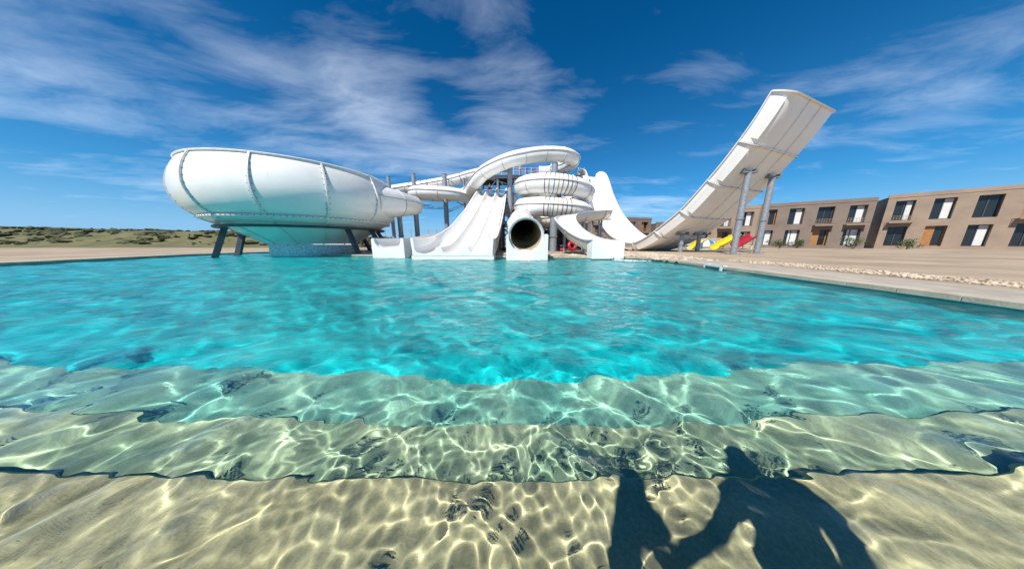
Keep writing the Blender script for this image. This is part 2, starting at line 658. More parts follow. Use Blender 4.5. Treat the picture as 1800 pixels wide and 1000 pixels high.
# coping: one stone after another along the edge
coping = struct(bpy.data.objects.new('pool_coping', None))
COL.objects.link(coping)
rnd = random.Random(4)
npool = len(POOL)
for i in range(npool):
    a, b = np.array(POOL[i]), np.array(POOL[(i + 1) % npool])
    ao, bo = np.array(COPE_OUT[i]), np.array(COPE_OUT[(i + 1) % npool])
    ln = np.linalg.norm(b - a)
    k = max(1, int(round(ln / .8)))
    for j in range(k):
        t0, t1 = j / k + .008 / ln, (j + 1) / k - .008 / ln
        e = (b - a) / ln
        inw = np.array((-e[1], e[0])) * .04
        q = [a + (b - a) * t0 + inw, a + (b - a) * t1 + inw, ao + (bo - ao) * t1, ao + (bo - ao) * t0]
        zt = GZ + .045 + rnd.uniform(-.004, .004)
        vs = [(p[0], p[1], .035) for p in q] + [(p[0], p[1], zt) for p in q]
        MB().add(vs, [(3, 2, 1, 0), (4, 5, 6, 7), (0, 1, 5, 4), (1, 2, 6, 5), (2, 3, 7, 6), (3, 0, 4, 7)]).build('coping_stone', M['stone'], coping)

wall = MB()
nb = len(POOL)
wall.add([(x, y, POOL_Z - .02) for x, y in POOL] + [(x, y, .06) for x, y in POOL], [(i, (i + 1) % nb, nb + (i + 1) % nb, nb + i) for i in range(nb)])
po = struct(wall.build('pool_wall', M['poolwall']))
po.cycles.is_caustics_receiver = True
fl = struct(MB().add([(-31, 2.3, POOL_Z), (11, 2.3, POOL_Z), (11, 28, POOL_Z), (-31, 28, POOL_Z)], [(0, 1, 2, 3)]).build('pool_floor', M['poolfloor']))
fl.cycles.is_caustics_receiver = True


def pool_step(name, y0, y1, z, m):
    mb = MB()
    rr = random.Random(int(y1 * 100))
    n = 70
    xs = np.linspace(-26, 9.4, n)
    ed = [(x, y1 + rr.uniform(-.012, .012), z) for x in xs]
    vs = [(x, y0, z) for x in xs] + ed + [(x, y + .02, z - .03) for x, y, _ in ed] + [(x, y + .022, POOL_Z - .05) for x, y, _ in ed]
    f = []
    for i in range(n - 1):
        for k in range(3):
            f.append((k * n + i, k * n + i + 1, (k + 1) * n + i + 1, (k + 1) * n + i))
    mb.add(vs, f)
    o = struct(mb.build(name, m))
    o.cycles.is_caustics_receiver = True
    return o


pool_step('pool_step_top', .28, 1.02, -.26, M['step1'])
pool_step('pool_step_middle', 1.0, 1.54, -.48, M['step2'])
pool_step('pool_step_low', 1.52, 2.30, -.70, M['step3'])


def build_water():
    rng = np.random.default_rng(11)

    def axis(lo, hi, d0, g):
        xs = [0.0]
        while xs[-1] < hi:
            xs.append(xs[-1] + d0 + g * abs(xs[-1]))
        ys = [0.0]
        while ys[-1] > lo:
            ys.append(ys[-1] - d0 - g * abs(ys[-1]))
        return np.array(ys[:0:-1] + xs)
    xs = axis(-30, 10, .008, .0048)
    ys = [.27]
    while ys[-1] < 27:
        ys.append(ys[-1] + .0045 + .0055 * ys[-1])
    ys = np.array(ys)
    X, Y = np.meshgrid(xs, ys)
    dx = np.gradient(X, axis=1)
    dy = np.gradient(Y, axis=0)
    cell = np.maximum(dx, dy)
    Z = np.zeros_like(X)

    def noise(s, seed, n=9):
        r = np.random.default_rng(seed)
        out = np.zeros_like(X)
        for _ in range(n):
            k = s * math.exp(r.normal(0, .35))
            th = r.uniform(0, 2 * PI)
            out += np.sin(k * (X * math.cos(th) + Y * math.sin(th)) + r.uniform(0, 6.28))
        return out / math.sqrt(n / 2)
    wx, wy = noise(1.6, 1), noise(1.6, 2)
    wx2, wy2 = noise(7, 5), noise(7, 6)
    patch = 1 / (1 + np.exp(-1.6 * noise(1.9, 7)))
    patch2 = 1 / (1 + np.exp(-1.6 * noise(3.4, 8)))
    # swell and chop
    for lam, th, a in [(2.6, -1.25, .016), (1.9, -2.1, .011), (1.35, -.65, .008), (1.1, -1.7, .0055), (.85, -2.5, .0035), (.7, -1.0, .0025)]:
        k = 2 * PI / lam
        ph = rng.uniform(0, 6.28)
        arg = k * (X * math.cos(th) + Y * math.sin(th) + .13 * lam * wx + .10 * lam * wy * math.sin(ph)) + ph
        Z += a * (np.sin(arg) + .22 * np.sin(2 * arg + 1.2))
    # ripples, in bands; each band is set by the curvature it gives the surface
    for lo, hi, nw, curv in ((.06, .12, 32, [5.5, 3.9, 1.0, .3]), (.15, .36, 26, [2.3, 1.8, 1.3, .32]), (.36, .8, 12, [.8, .9, .8, .38])):
        Bz = np.zeros_like(X)
        c2 = 0
        for i in range(nw):
            lam = math.exp(rng.uniform(math.log(lo), math.log(hi)))
            k = 2 * PI / lam
            th = rng.normal(-1.3, 1.05)
            ph = rng.uniform(0, 6.28)
            fade = np.clip((lam / cell - 3.2) / 3, 0, 1)
            mod = .45 + 1.1 * (patch, patch2, 1 - patch)[i % 3]
            w = rng.uniform(.6, 1.3) / k ** 1.8
            c2 += (w * k * k) ** 2 / 2
            Bz += fade * mod * w * np.sin(k * (X * math.cos(th) + Y * math.sin(th) + .03 * wx2 + .03 * wy2 * math.cos(ph)) + ph)
        Z += Bz / math.sqrt(c2) * np.interp(Y, [0, .95, 1.5, 2.3], curv)
    NY, NX = X.shape
    V = np.stack([X, Y, Z], -1).reshape(-1, 3)
    idx = np.arange(NX * NY).reshape(NY, NX)
    F = np.stack([idx[:-1, :-1], idx[:-1, 1:], idx[1:, 1:], idx[1:, :-1]], -1).reshape(-1, 4)
    cxy = V[F].mean(1)
    keep = inside(offset_poly(POOL, .25), cxy[:, 0], cxy[:, 1])
    F = F[keep]
    used = np.unique(F)
    remap = -np.ones(len(V), int)
    remap[used] = np.arange(len(used))
    V, F = V[used], remap[F]
    me = bpy.data.meshes.new('water')
    me.vertices.add(len(V))
    me.vertices.foreach_set('co', V.ravel())
    me.loops.add(F.size)
    me.loops.foreach_set('vertex_index', F.ravel())
    me.polygons.add(len(F))
    me.polygons.foreach_set('loop_start', np.arange(0, F.size, 4))
    me.update(calc_edges=True)
    me.shade_smooth()
    me.materials.append(M['water'])
    me.materials.append(M['calm_water'])          # no fine wind ripple over the sheltered top step
    me.polygons.foreach_set('material_index', (V[F].mean(1)[:, 1] < 1.3).astype(np.int32))
    o = bpy.data.objects.new('water', me)
    COL.objects.link(o)
    o.cycles.is_caustics_caster = True
    return struct(o)


build_water()


# ------------------------------------------------------------------ background terrain
def hill(name, x0, x1, y0, depth, hfun, m, n=90, seed=1):
    rr = np.random.default_rng(seed)
    mb = MB()
    rows = 16
    vs, f = [], []
    ph = rr.uniform(0, 6.28, 12)
    for j in range(rows):
        t = j / (rows - 1)
        for i in range(n):
            x = x0 + (x1 - x0) * i / (n - 1)
            base = hfun(x) * (3 * min(t * 2.2, 1) ** 2 - 2 * min(t * 2.2, 1) ** 3)
            w = sum(math.sin(x * .13 * (k + 1) + ph[k] + t * 5 * ph[k + 6]) / (k + 1) for k in range(6)) * .12 * min(1, t * 4)
            vs.append((x, y0 + depth * t + .6 * math.sin(x * .3 + ph[3]) * t, GZ - .05 + base + w))
    for j in range(rows - 1):
        for i in range(n - 1):
            f.append((j * n + i, j * n + i + 1, (j + 1) * n + i + 1, (j + 1) * n + i))
    mb.add(vs, f)
    return struct(mb.build(name, m, None, True, 80))


hill('hill', -190, -4, 44, 60, lambda x: 2.6 + .5 * math.sin(x * .05) + max(0, (-x - 60) * .035), M['hill'], seed=2)
hill('terrain', -4, 260, 72, 80, lambda x: 1.8 + .4 * math.sin(x * .04) + max(0, (x - 90) * .03), M['hill'], seed=5)


# ------------------------------------------------------------------ wide raft tube with coloured bands
def raft_tube():
    root = empty('spiral_tube_slide', (1, 15.8, 0), 'wide white spiral tube slide with coloured hoops and dark open mouth at pool', 'water slide')
    cx, cy, rc = 5.62, 31.5, 4.2
    pts = [(12.2, 38.6, 10.9), (10.0, 37.6, 10.45), (8.0, 36.4, 9.9)]

    def helix(th):      # th in degrees, 90 = back, 180 = left, 270 = front
        return (cx + rc * math.cos(R(th)), cy + rc * math.sin(R(th)), 7.95 - 2.68 * (th - 270) / 360 if th < 630 else 5.27 - .85 * (th - 630) / 270)
    for th in range(100, 900 - 15, 20):
        pts.append(helix(th))
    e = helix(900)
    pts += [(e[0] - .02, e[1] - .6, e[2] - .06), (1.3, 28.5, 4.2), (1.02, 24.5, 3.6), (.82, 20.5, 2.78), (.94, 17.6, 2.02), (1.0, 15.9, 1.68)]
    P, T, S, N, rad = pipe_slide(root, pts, [1.13] * 30 + [1.2], 2.45, None, .3, .06, 34, .06, lining=M['lining'])
    for base in (270, 630):
        for k in range(8):
            xo = -1.5 + .42 * k
            th = base + math.degrees(math.asin(xo / rc))
            p = np.array(helix(th))
            i = int(np.argmin(np.linalg.norm(P - p, axis=1)))
            Pi = np.stack([p - T[i] * .035, p + T[i] * .035])
            v, f = shell(Pi, np.stack([S[i]] * 2), np.stack([N[i]] * 2), 1.165, 1.12, np.linspace(0, 2 * PI, 40, endpoint=False), True)
            MB().add(v, f).build('coloured_hoop', BANDS[k], root, True)
    # housing under the mouth
    cxm, czm, rm = 1.0, 1.66, 1.235
    xl, xr, zt = -.40, 2.48, 1.78
    a0 = math.asin((zt - .03 - czm) / rm)
    poly = [(xl, -.75), (xl, zt - .1), (xl + .07, zt - .03), (cxm - rm * math.cos(a0), zt - .03)]
    for k in range(1, 24):
        an = PI - a0 + (PI + 2 * a0) * k / 24
        poly.append((cxm + rm * math.cos(an), czm + rm * math.sin(an)))
    poly += [(cxm + rm * math.cos(a0), zt - .03), (xr - .07, zt - .03), (xr, zt - .1), (xr, -.75)]
    # front face made of strips so the hollow stays clean
    mb = MB()
    y0, y1 = 15.1, 17.4
    n = len(poly)
    vs = [(x, y0, z) for x, z in poly] + [(x, y1, z) for x, z in poly]
    fs = [(k, n + k, n + k + 1, k + 1) for k in range(n - 1)]
    base = [(x, y0, -.75) for x, z in poly]
    vs += base + [(x, y1, -.75) for x, z in poly]
    for k in range(n - 1):
        fs.append((k, k + 1, 2 * n + k + 1, 2 * n + k))
        fs.append((n + k, 3 * n + k, 3 * n + k + 1, n + k + 1))
    mb.add(vs, fs).build('mouth_housing', M['white'], root, True, 40)
    # run-out tongue in the hollow
    mb = MB()
    prof = [(16.4, .62), (15.9, .52), (15.4, .36), (15.06, .12), (14.98, -.3)]
    vs, fs = [], []
    for y, z in prof:
        vs += [(cxm - .36, y, z), (cxm - .30, y, z + .05), (cxm + .30, y, z + .05), (cxm + .36, y, z)]
    for i in range(len(prof) - 1):
        for j in range(3):
            fs.append((i * 4 + j, i * 4 + j + 1, i * 4 + 5 + j, i * 4 + 4 + j))
    mb.add(vs, fs).build('run_out_tongue', M['white'], root, True, 60)
    # inner lip ring
    phis = np.linspace(0, 2 * PI, 48, endpoint=False)
    Pi = np.array([(cxm, 15.86, 1.675), (cxm, 15.98, 1.69)])
    v, f = shell(Pi, np.array([(1, 0, 0)] * 2, float), np.array([(0, 0, 1)] * 2, float), 1.29, 1.10, phis, True)
    MB().add(v, f).build('mouth_collar', M['rim'], root, True)
    return root


raft_tube()


# ------------------------------------------------------------------ slimmer tube that starts on the tower and loops to the left
root = empty('looping_tube_slide', (8, 36, 0), 'slim white tube arching over the tower then looping left behind the lane slide', 'water slide')
pipe_slide(root, [(7.0, 40.6, 13.6), (8.6, 39.6, 13.6), (9.5, 37.6, 13.55), (9.2, 35.6, 13.5), (7.6, 33.9, 13.42), (5.2, 33.1, 13.3), (2.4, 32.6, 12.9), (-.75, 32.3, 12.1), (-3.9, 33.5, 11.05), (-5.9, 36.0, 10.05), (-7.3, 38.7, 9.6),
                  (-9.4, 41.0, 9.5), (-12.6, 41.6, 9.45), (-15.6, 40.4, 9.4), (-16.4, 38.5, 9.3), (-15.0, 37.0, 9.2), (-12.2, 36.75, 9.05), (-9.3, 37.4, 8.9), (-6.4, 39.9, 8.4), (-3.6, 40.8, 7.6), (-1.5, 40.8, 6.9), (1.4, 40.8, 6.1)],
           .96, 2.9, None, .3, .05, 26, .06)
# wide entry scoop on the platform
P = catmull([(5.0, 41.6, 13.55), (5.9, 41.3, 13.53), (7.0, 40.6, 13.5)], .2)
T, S, N = frames(P)
rr_ = np.linspace(1.4, 1.1, len(P))
v, f = shell(P, S, N, rr_, rr_ - .05, np.linspace(PI - R(110), PI + R(110), 24), False)
MB().add(v, f).build('entry_scoop', M['white'], root, True)

# far straight tube feeding the bowl
root = empty('bowl_feeder_tube', (-10, 42, 0), 'long thin white tube running left from the tower behind posts to the bowl', 'water slide')
P, T, S, N, rad = pipe_slide(root, [(-5.2, 41.5, 13.35), (-7.4, 42.2, 13.1), (-11, 42.8, 12.4), (-16, 42.6, 11.5), (-21, 42.0, 10.6), (-24.5, 40.4, 9.6), (-25.4, 37.6, 8.7), (-23.4, 35.2, 7.9), (-19.8, 34.2, 7.2), (-16.0, 33.0, 6.5), (-13.2, 30.8, 6.0),
                                     (-12.25, 28.2, 5.65), (-12.5, 26.0, 5.45), (-13.1, 24.2, 5.3), (-14.0, 22.4, 5.15)],
                             [.88] * 12 + [1.0, 1.35, 1.75], 2.9, None, .3, .05, 26, .06)
for k, xb in enumerate((-9.2, -11.5, -12.4, -15.4, -17.6, -18.6)):
    i = int(np.argmin(np.abs(P[:, 0] - xb) + np.abs(P[:, 1] - 42.5) * .3))
    Pi = np.stack([P[i] - T[i] * .05, P[i] + T[i] * .05])
    v, f = shell(Pi, np.stack([S[i]] * 2), np.stack([N[i]] * 2), .91, .87, np.linspace(0, 2 * PI, 26, endpoint=False), True)
    MB().add(v, f).build('coloured_hoop', BANDS[(k * 3) % 8], root, True)


# ------------------------------------------------------------------ bowl
def bowl():
    cx, cy = -20.0, 22.5
    root = empty('bowl_slide', (cx, cy, 0), 'huge white round bowl slide on slanted legs at the left of the pool', 'water slide')
    prof = [(6.55, 3.15), (7.05, 3.55), (7.4, 4.15), (7.6, 4.9), (7.55, 5.7), (7.3, 6.5), (6.95, 7.15)]
    prof = catmull([(r, 0, z) for r, z in prof], .22)
    pr = prof[:, [0, 2]]
    npan = 12

    def rev(pr_out, pr_in, a0, a1, n=10):
        vs, f = [], []
        k = len(pr_out)
        for pr_ in (pr_out, pr_in):
            for i in range(n + 1):
                a = a0 + (a1 - a0) * i / n
                for r, z in pr_:
                    vs.append((cx + r * math.cos(a), cy + r * math.sin(a), z))
        O, I = lambda i, j: i * k + j, lambda i, j: (n + 1) * k + i * k + j
        for i in range(n):
            for j in range(k - 1):
                f.append((O(i, j), O(i + 1, j), O(i + 1, j + 1), O(i, j + 1)))
                f.append((I(i, j), I(i, j + 1), I(i + 1, j + 1), I(i + 1, j)))
            for j in (0, k - 1):
                f.append((O(i, j), I(i, j), I(i + 1, j), O(i + 1, j)))
        for i in (0, n):
            for j in range(k - 1):
                f.append((O(i, j), O(i, j + 1), I(i, j + 1), I(i, j)))
        return vs, f
    inn = pr.copy()
    inn[:, 0] -= .07
    cone = np.array([(6.55, 3.05), (5.9, 2.7), (4.6, 1.9), (3.3, 1.05)])
    conein = cone + np.array((-.07, .07))
    off = R(-10)
    for p in range(npan):
        a0, a1 = off + 2 * PI * p / npan, off + 2 * PI * (p + 1) / npan
        v, f = rev(pr, inn, a0, a1)
        MB().add(v, f).build('wall_panel', M['white'], root, True)
        v, f = rev(cone, conein, a0, a1, 6)
        MB().add(v, f).build('floor_panel', M['white'], root, True)
        # rib where two panels are bolted together
        rib = pr.copy()
        w = .05 / 7
        ro = rib.copy()
        ro[:, 0] += .13
        v, f = rev(ro, rib + np.array((.004, 0)), a0 - w, a0 + w, 1)
        rb = MB().add(v, f).build('panel_rib', M['rim2'], root)
        bm_ = MB()
        for q in range(2, len(rib) - 1, 2):
            for s in (-1, 1):
                a = a0 + s * .016
                r, z = rib[q]
                c = np.array((cx + (r + .005) * math.cos(a), cy + (r + .005) * math.sin(a), z))
                d = np.array((math.cos(a), math.sin(a), 0)) * .03
                bm_.cyl(c, c + d, .03, n=6)
        bm_.build('bolt_row', M['bolt'], rb)['kind'] = 'stuff'
        cr = cone.copy()
        cr[:, 1] -= .1
        v, f = rev(cr, cone - np.array((0, .004)), a0 - w, a0 + w, 1)
        MB().add(v, f).build('floor_rib', M['rim2'], root)
    for a0, a1 in ((0, PI), (PI, 2 * PI)):
        v, f = rev(np.array([(6.74, 3.02), (6.78, 3.10), (6.74, 3.18)]), np.array([(6.5, 3.02), (6.5, 3.10), (6.5, 3.18)]), a0, a1, 40)
        fo = MB().add(v, f).build('waist_flange', M['rim2'], root)
        bm_ = MB()
        for q in range(60):
            a = a0 + (a1 - a0) * q / 60
            c = np.array((cx + 6.755 * math.cos(a), cy + 6.755 * math.sin(a), 3.1))
            bm_.cyl(c, c + np.array((math.cos(a), math.sin(a), 0)) * .04, .035, n=6)
        bm_.build('bolt_row', M['bolt'], fo)['kind'] = 'stuff'
        v, f = rev(np.array([(7.08, 7.10), (7.10, 7.17), (7.05, 7.22)]), np.array([(6.80, 7.12), (6.80, 7.17), (6.82, 7.2)]), a0, a1, 40)
        MB().add(v, f).build('top_rim', M['rim2'], root)
        v, f = rev(np.array([(6.12, 2.34), (6.2, 2.44), (6.12, 2.54)]), np.array([(5.9, 2.34), (5.84, 2.44), (5.9, 2.54)]), a0, a1, 40)
        MB().add(v, f).build('ring_beam', M['dark'], root, True)
    for deg in (-24, 4, 40, 80, 120, 160, 196, 232):
        a = R(deg)
        c, s_ = math.cos(a), math.sin(a)
        x, y = cx + 6.7 * c, cy + 6.7 * s_
        zb = POOL_Z if bool(inside(POOL, np.array(x), np.array(y))) else GZ
        MB().bar((cx + 5.5 * c, cy + 5.5 * s_, 2.42), (x, y, zb), .3, .36).build('leg', M['dark'], root)
        MB().box((x, y, zb + .04), (.7, .7, .08), a).build('leg_plate', M['dark'], root)
    # splash base
    v, f = rev(np.array([(3.35, -1.3), (3.35, .55), (3.3, .95), (3.1, 1.08)]), np.array([(3.0, -1.3), (3.0, .55), (3.0, .95), (3.0, 1.05)]), 0, 2 * PI - .0001, 48)
    m = mat('mosaic_base', (.85, .90, .90), .5, .2, 9, .3, 20, tint=(.26, .38, .43), detail=9)
    MB().add(v, f).build('splash_base', m, root, True)
    return root


bowl()


# ------------------------------------------------------------------ lane slide
def lane_slide():
    root = empty('lane_slide', (-4.2, 15.5, 0), 'steep white racing slide with three side by side lanes fanning into the pool', 'water slide')
    ctl = np.array([(15.45, .38), (16.4, .38), (17.6, .45), (19.0, .68), (20.5, 1.1), (22.3, 1.75), (24.2, 2.55), (26.3, 3.55), (28.5, 4.6), (30.8, 5.85), (33, 7.05), (35.2, 8.2), (36.4, 8.7), (37.2, 8.85), (38.0, 8.87)])
    C = catmull([(0, y, z) for y, z in ctl], .3)
    Yc, Zc = C[:, 1], C[:, 2]
    n = len(C)
    t = np.clip((Yc - 15.45) / (36.4 - 15.45), 0, 1)
    xl = -6.88 + 1.75 * t            # inner edge of left lane
    xr = -1.60 + .62 * t
    wall_h = np.interp(Yc, [15.4, 18, 21, 24, 30, 35, 38], [1.12, 1.12, .95, .75, .65, .72, .75])
    div_h = np.interp(Yc, [15.4, 17.5, 20.5, 24, 30, 35.4, 36.4, 38], [.50, .60, .85, .92, .85, .80, .95, .6])
    tot = xr - xl
    dw = np.interp(t, [0, .12, .35, 1], [.44, .36, .22, .2])           # divider thickness
    lane = (tot - 2 * dw) / 3

    def loft(rows, name, m, closed=True, smooth=True, sub=1, angle=40):
        """rows: list of arrays (n,3) forming the cross-section"""
        k = len(rows)
        V = np.stack(rows, 1).reshape(-1, 3)
        f = []
        kk = k if closed else k - 1
        for i in range(n - 1):
            for j in range(kk):
                f.append((i * k + j, i * k + (j + 1) % k, (i + 1) * k + (j + 1) % k, (i + 1) * k + j))
        if closed:
            f += [tuple(range(k)), tuple(k * (n - 1) + j for j in range(k))[::-1]]
        return MB().add(V, f).build(name, m, root, smooth, angle)

    def row(x, dz):
        return np.stack([np.broadcast_to(x, (n,)), Yc, Zc + dz], 1)
    # trough floors with upturned edges
    for q in range(3):
        a = xl + q * (lane + dw)
        b = a + lane
        rows = []
        for s in np.concatenate([[0], .5 - .5 * np.cos(np.linspace(.12, PI - .12, 19)), [1]]):
            e = abs(2 * s - 1)
            rows.append(row(a + (b - a) * s, (div_h - .09) * e ** np.interp(Yc, [15.4, 18, 21], [7.0, 4.0, 2.7])))
        for s in (1, 0):
            rows.append(row(a + (b - a) * s, -.12))
        loft(rows, 'lane', M['white'])
    # dividers
    for q in range(2):
        a = xl + lane + q * (lane + dw)
        cxm = a + dw / 2
        rows = []
        hw = dw / 2 - .006
        for s in np.linspace(0, 1, 11):
            an = PI * s
            rows.append(row(cxm - hw * math.copysign(abs(math.cos(an)) ** .6, math.cos(an)), div_h - .12 + .12 * math.sin(an) ** .8))
        rows += [row(cxm + hw, -.10), row(cxm - hw, -.10)]
        loft(rows, 'divider', M['white'])
    # outer walls
    for side in (-1, 1):
        x0 = xl - .004 if side < 0 else xr + .004
        th = np.interp(t, [0, .06, .3, 1], [.20, .2, .16, .16]) if side < 0 else np.interp(t, [0, .06, .3, 1], [.24, .22, .16, .16])
        rows = [row(x0, .2), row(x0 + side * .02, wall_h * .6), row(x0 + side * .05, wall_h - .05), row(x0 + side * (.05 + th * .4), wall_h), row(x0 + side * (.05 + th), wall_h - .03),
                row(x0 + side * (.05 + th), wall_h - .12), row(x0 + side * th * .9, .2), row(x0 + side * th * .9, -.14), row(x0, -.14)]
        loft(rows, 'side_wall', M['white'], angle=50)
    # white front sill that stands in the water
    poly = [(xl[0] - .26, -.8), (xr[0] + .30, -.8), (xr[0] + .30, .26), (xl[0] - .26, .26)]
    MB().prism(poly, 15.47, 17.2).build('front_sill', M['white'], root)
    # humps at the start of the lanes
    for q in range(4):
        x = (xl[-8] - .12, xl[-8] + lane[-8] + dw[-8] / 2, xl[-8] + 2 * lane[-8] + 1.5 * dw[-8], xr[-8] + .1)[q]
        mb = MB()
        vs, fs = [], []
        prof = [(35.4, 8.55), (35.9, 9.15), (36.4, 9.6), (36.9, 9.72), (37.4, 9.6), (37.9, 9.3), (38.1, 8.7)]
        for y, z in prof:
            for s in np.linspace(0, PI, 9):
                vs.append((x - .26 * math.cos(s), y, 8.3 + (z - 8.3) * (.35 + .65 * math.sin(s) ** .7)))
        for i in range(len(prof) - 1):
            for j in range(8):
                fs.append((i * 9 + j, i * 9 + j + 1, i * 9 + 10 + j, i * 9 + 9 + j))
        mb.add(vs, fs).build('start_hump', M['white'], root, True, 60)
    # start bars across lanes
    for q in range(3):
        a = xl[-4] + q * (lane[-4] + dw[-4])
        mb = MB().cyl((a, 37.2, 9.5), (a + lane[-4], 37.2, 9.5), .04, n=8)
        mb.build('start_bar', M['galv'], root, True)
    # struts under the bed
    for y, xs in ((21.0, (-6.2, -1.9)), (24.6, (-5.9, -3.9, -1.75)), (28.6, (-5.6, -3.6, -1.55)), (32.5, (-5.3, -3.4, -1.4)), (36.2, (-5.0, -3.2, -1.3))):
        z = float(np.interp(y, Yc, Zc)) - .13
        for x in xs:
            MB().cyl((x, y, GZ), (x, y, z), .15, n=12).build('support_column', M['dark'], root, True)
        MB().bar((xs[0] - .4, y, z - .12), (xs[-1] + .4, y, z - .12), .16, .22).build('cross_beam', M['grey'], root)
    for y0, y1 in ((28.6, 32.5), (32.5, 36.2)):
        z0 = float(np.interp(y0, Yc, Zc)) - .4
        z1 = float(np.interp(y1, Yc, Zc)) - .4
        MB().bar((-1.45, y0, .4), (-1.4, y1, z1), .09).build('brace', M['grey'], root)
        MB().bar((-1.45, y0, z0), (-1.4, y1, .4), .09).build('brace', M['grey'], root)
    return root


lane_slide()


# ------------------------------------------------------------------ two open flumes
root = empty('open_flume', (-9.6, 17.3, 0), 'low white open flume curling out left of the lane slide into the pool', 'water slide')
pts = [(-1.6, 37.0, 4.6), (-4.0, 34.6, 3.95), (-6.8, 31.2, 3.1), (-8.5, 27.6, 2.35), (-9.2, 24.2, 1.85), (-9.5, 21.0, 1.62), (-9.65, 18.9, 1.55), (-9.75, 17.45, 1.52)]
pipe_slide(root, pts, [1.0, 1.0, 1.0, 1.0, 1.0, 1.0, 1.02, 1.06], 2.6, 88, .28, .06, 24, .06)
mb = MB()
xc, y0, y1 = -9.75, 17.22, 18.4
poly = [(xc - 1.26, -.7)] + [(xc - 1.26, 1.35), (xc - 1.2, 1.5), (xc - 1.07, 1.52)]
for k in range(1, 18):
    an = PI + PI * k / 18
    poly.append((xc + 1.07 * math.cos(an), 1.52 + 1.07 * math.sin(an) * .93))
poly += [(xc + 1.07, 1.52), (xc + 1.2, 1.5), (xc + 1.26, 1.35), (xc + 1.26, -.7)]
n = len(poly)
vs = [(x, y0, z) for x, z in poly] + [(x, y1, z) for x, z in poly] + [(x, y0, -.7) for x, z in poly]
fs = [(k, n + k, n + k + 1, k + 1) for k in range(n - 1)] + [(k, k + 1, 2 * n + k + 1, 2 * n + k) for k in range(n - 1)]
mb.add(vs, fs).build('flared_end', M['white'], root, True, 40)
for y, x, z in ((21.2, -9.5, .5), (24.6, -9.1, .8), (28.2, -8.3, 1.4), (32, -6.2, 2.2)):
    for s in (-.5, .5):
        MB().cyl((x + s, y, GZ - .3), (x + s, y, z + .25), .07, n=10).build('strut', M['galv'], root, True)

root = empty('open_flume', (6.7, 15.3, 0), 'white open chute bending down to the pool right of the dark tube mouth', 'water slide')
pts = [(10.55, 26.2, 4.75), (9.9, 25.0, 4.6), (8.5, 24.1, 4.4), (6.9, 23.6, 4.2), (5.7, 22.9, 3.95), (5.15, 21.8, 3.5), (5.3, 20.4, 2.75), (5.75, 19.0, 2.05), (6.2, 17.7, 1.6), (6.5, 16.6, 1.42), (6.68, 15.5, 1.40)]
pipe_slide(root, pts, [.95, .95, .95, .95, .95, .95, .97, .98, 1.0, 1.02, 1.04], 2.2, 88, .2, .06, 24, .06)
xc, y0, y1 = 6.70, 15.22, 16.3
poly = [(xc - 1.12, .06), (xc - 1.12, 1.28), (xc - 1.06, 1.40), (xc - .98, 1.42)]
for k in range(1, 18):
    an = PI + PI * k / 18
    poly.append((xc + .98 * math.cos(an), 1.42 + .98 * math.sin(an) * .62))
poly += [(xc + .98, 1.42), (xc + 1.06, 1.40), (xc + 1.12, 1.28), (xc + 1.12, .06)]
n = len(poly)
vs = [(x, y0, z) for x, z in poly] + [(x, y1, z) for x, z in poly] + [(x, y0, .06) for x, z in poly] + [(x, y1, .06) for x, z in poly]
fs = [(k, n + k, n + k + 1, k + 1) for k in range(n - 1)] + [(k, k + 1, 2 * n + k + 1, 2 * n + k) for k in range(n - 1)] + [(2 * n + k, 2 * n + k + 1, 3 * n + k + 1, 3 * n + k) for k in range(n - 1)]
MB().add(vs, fs).build('flared_end', M['white'], root, True, 40)
MB().prism([(9.7, 3.7), (11.5, 3.75), (11.5, 5.05), (9.7, 5.0)], 26.15, 26.25).build('end_wall', M['white'], root)
for x, y, z in ((9.7, 24.9, 3.7), (7.6, 23.8, 3.35), (5.2, 21.9, 2.6), (6.0, 18.4, .95), (10.4, 26, 3.8)):
    MB().cyl((x, y, GZ), (x, y, z), .11, n=12).build('strut', M['galv'], root, True)


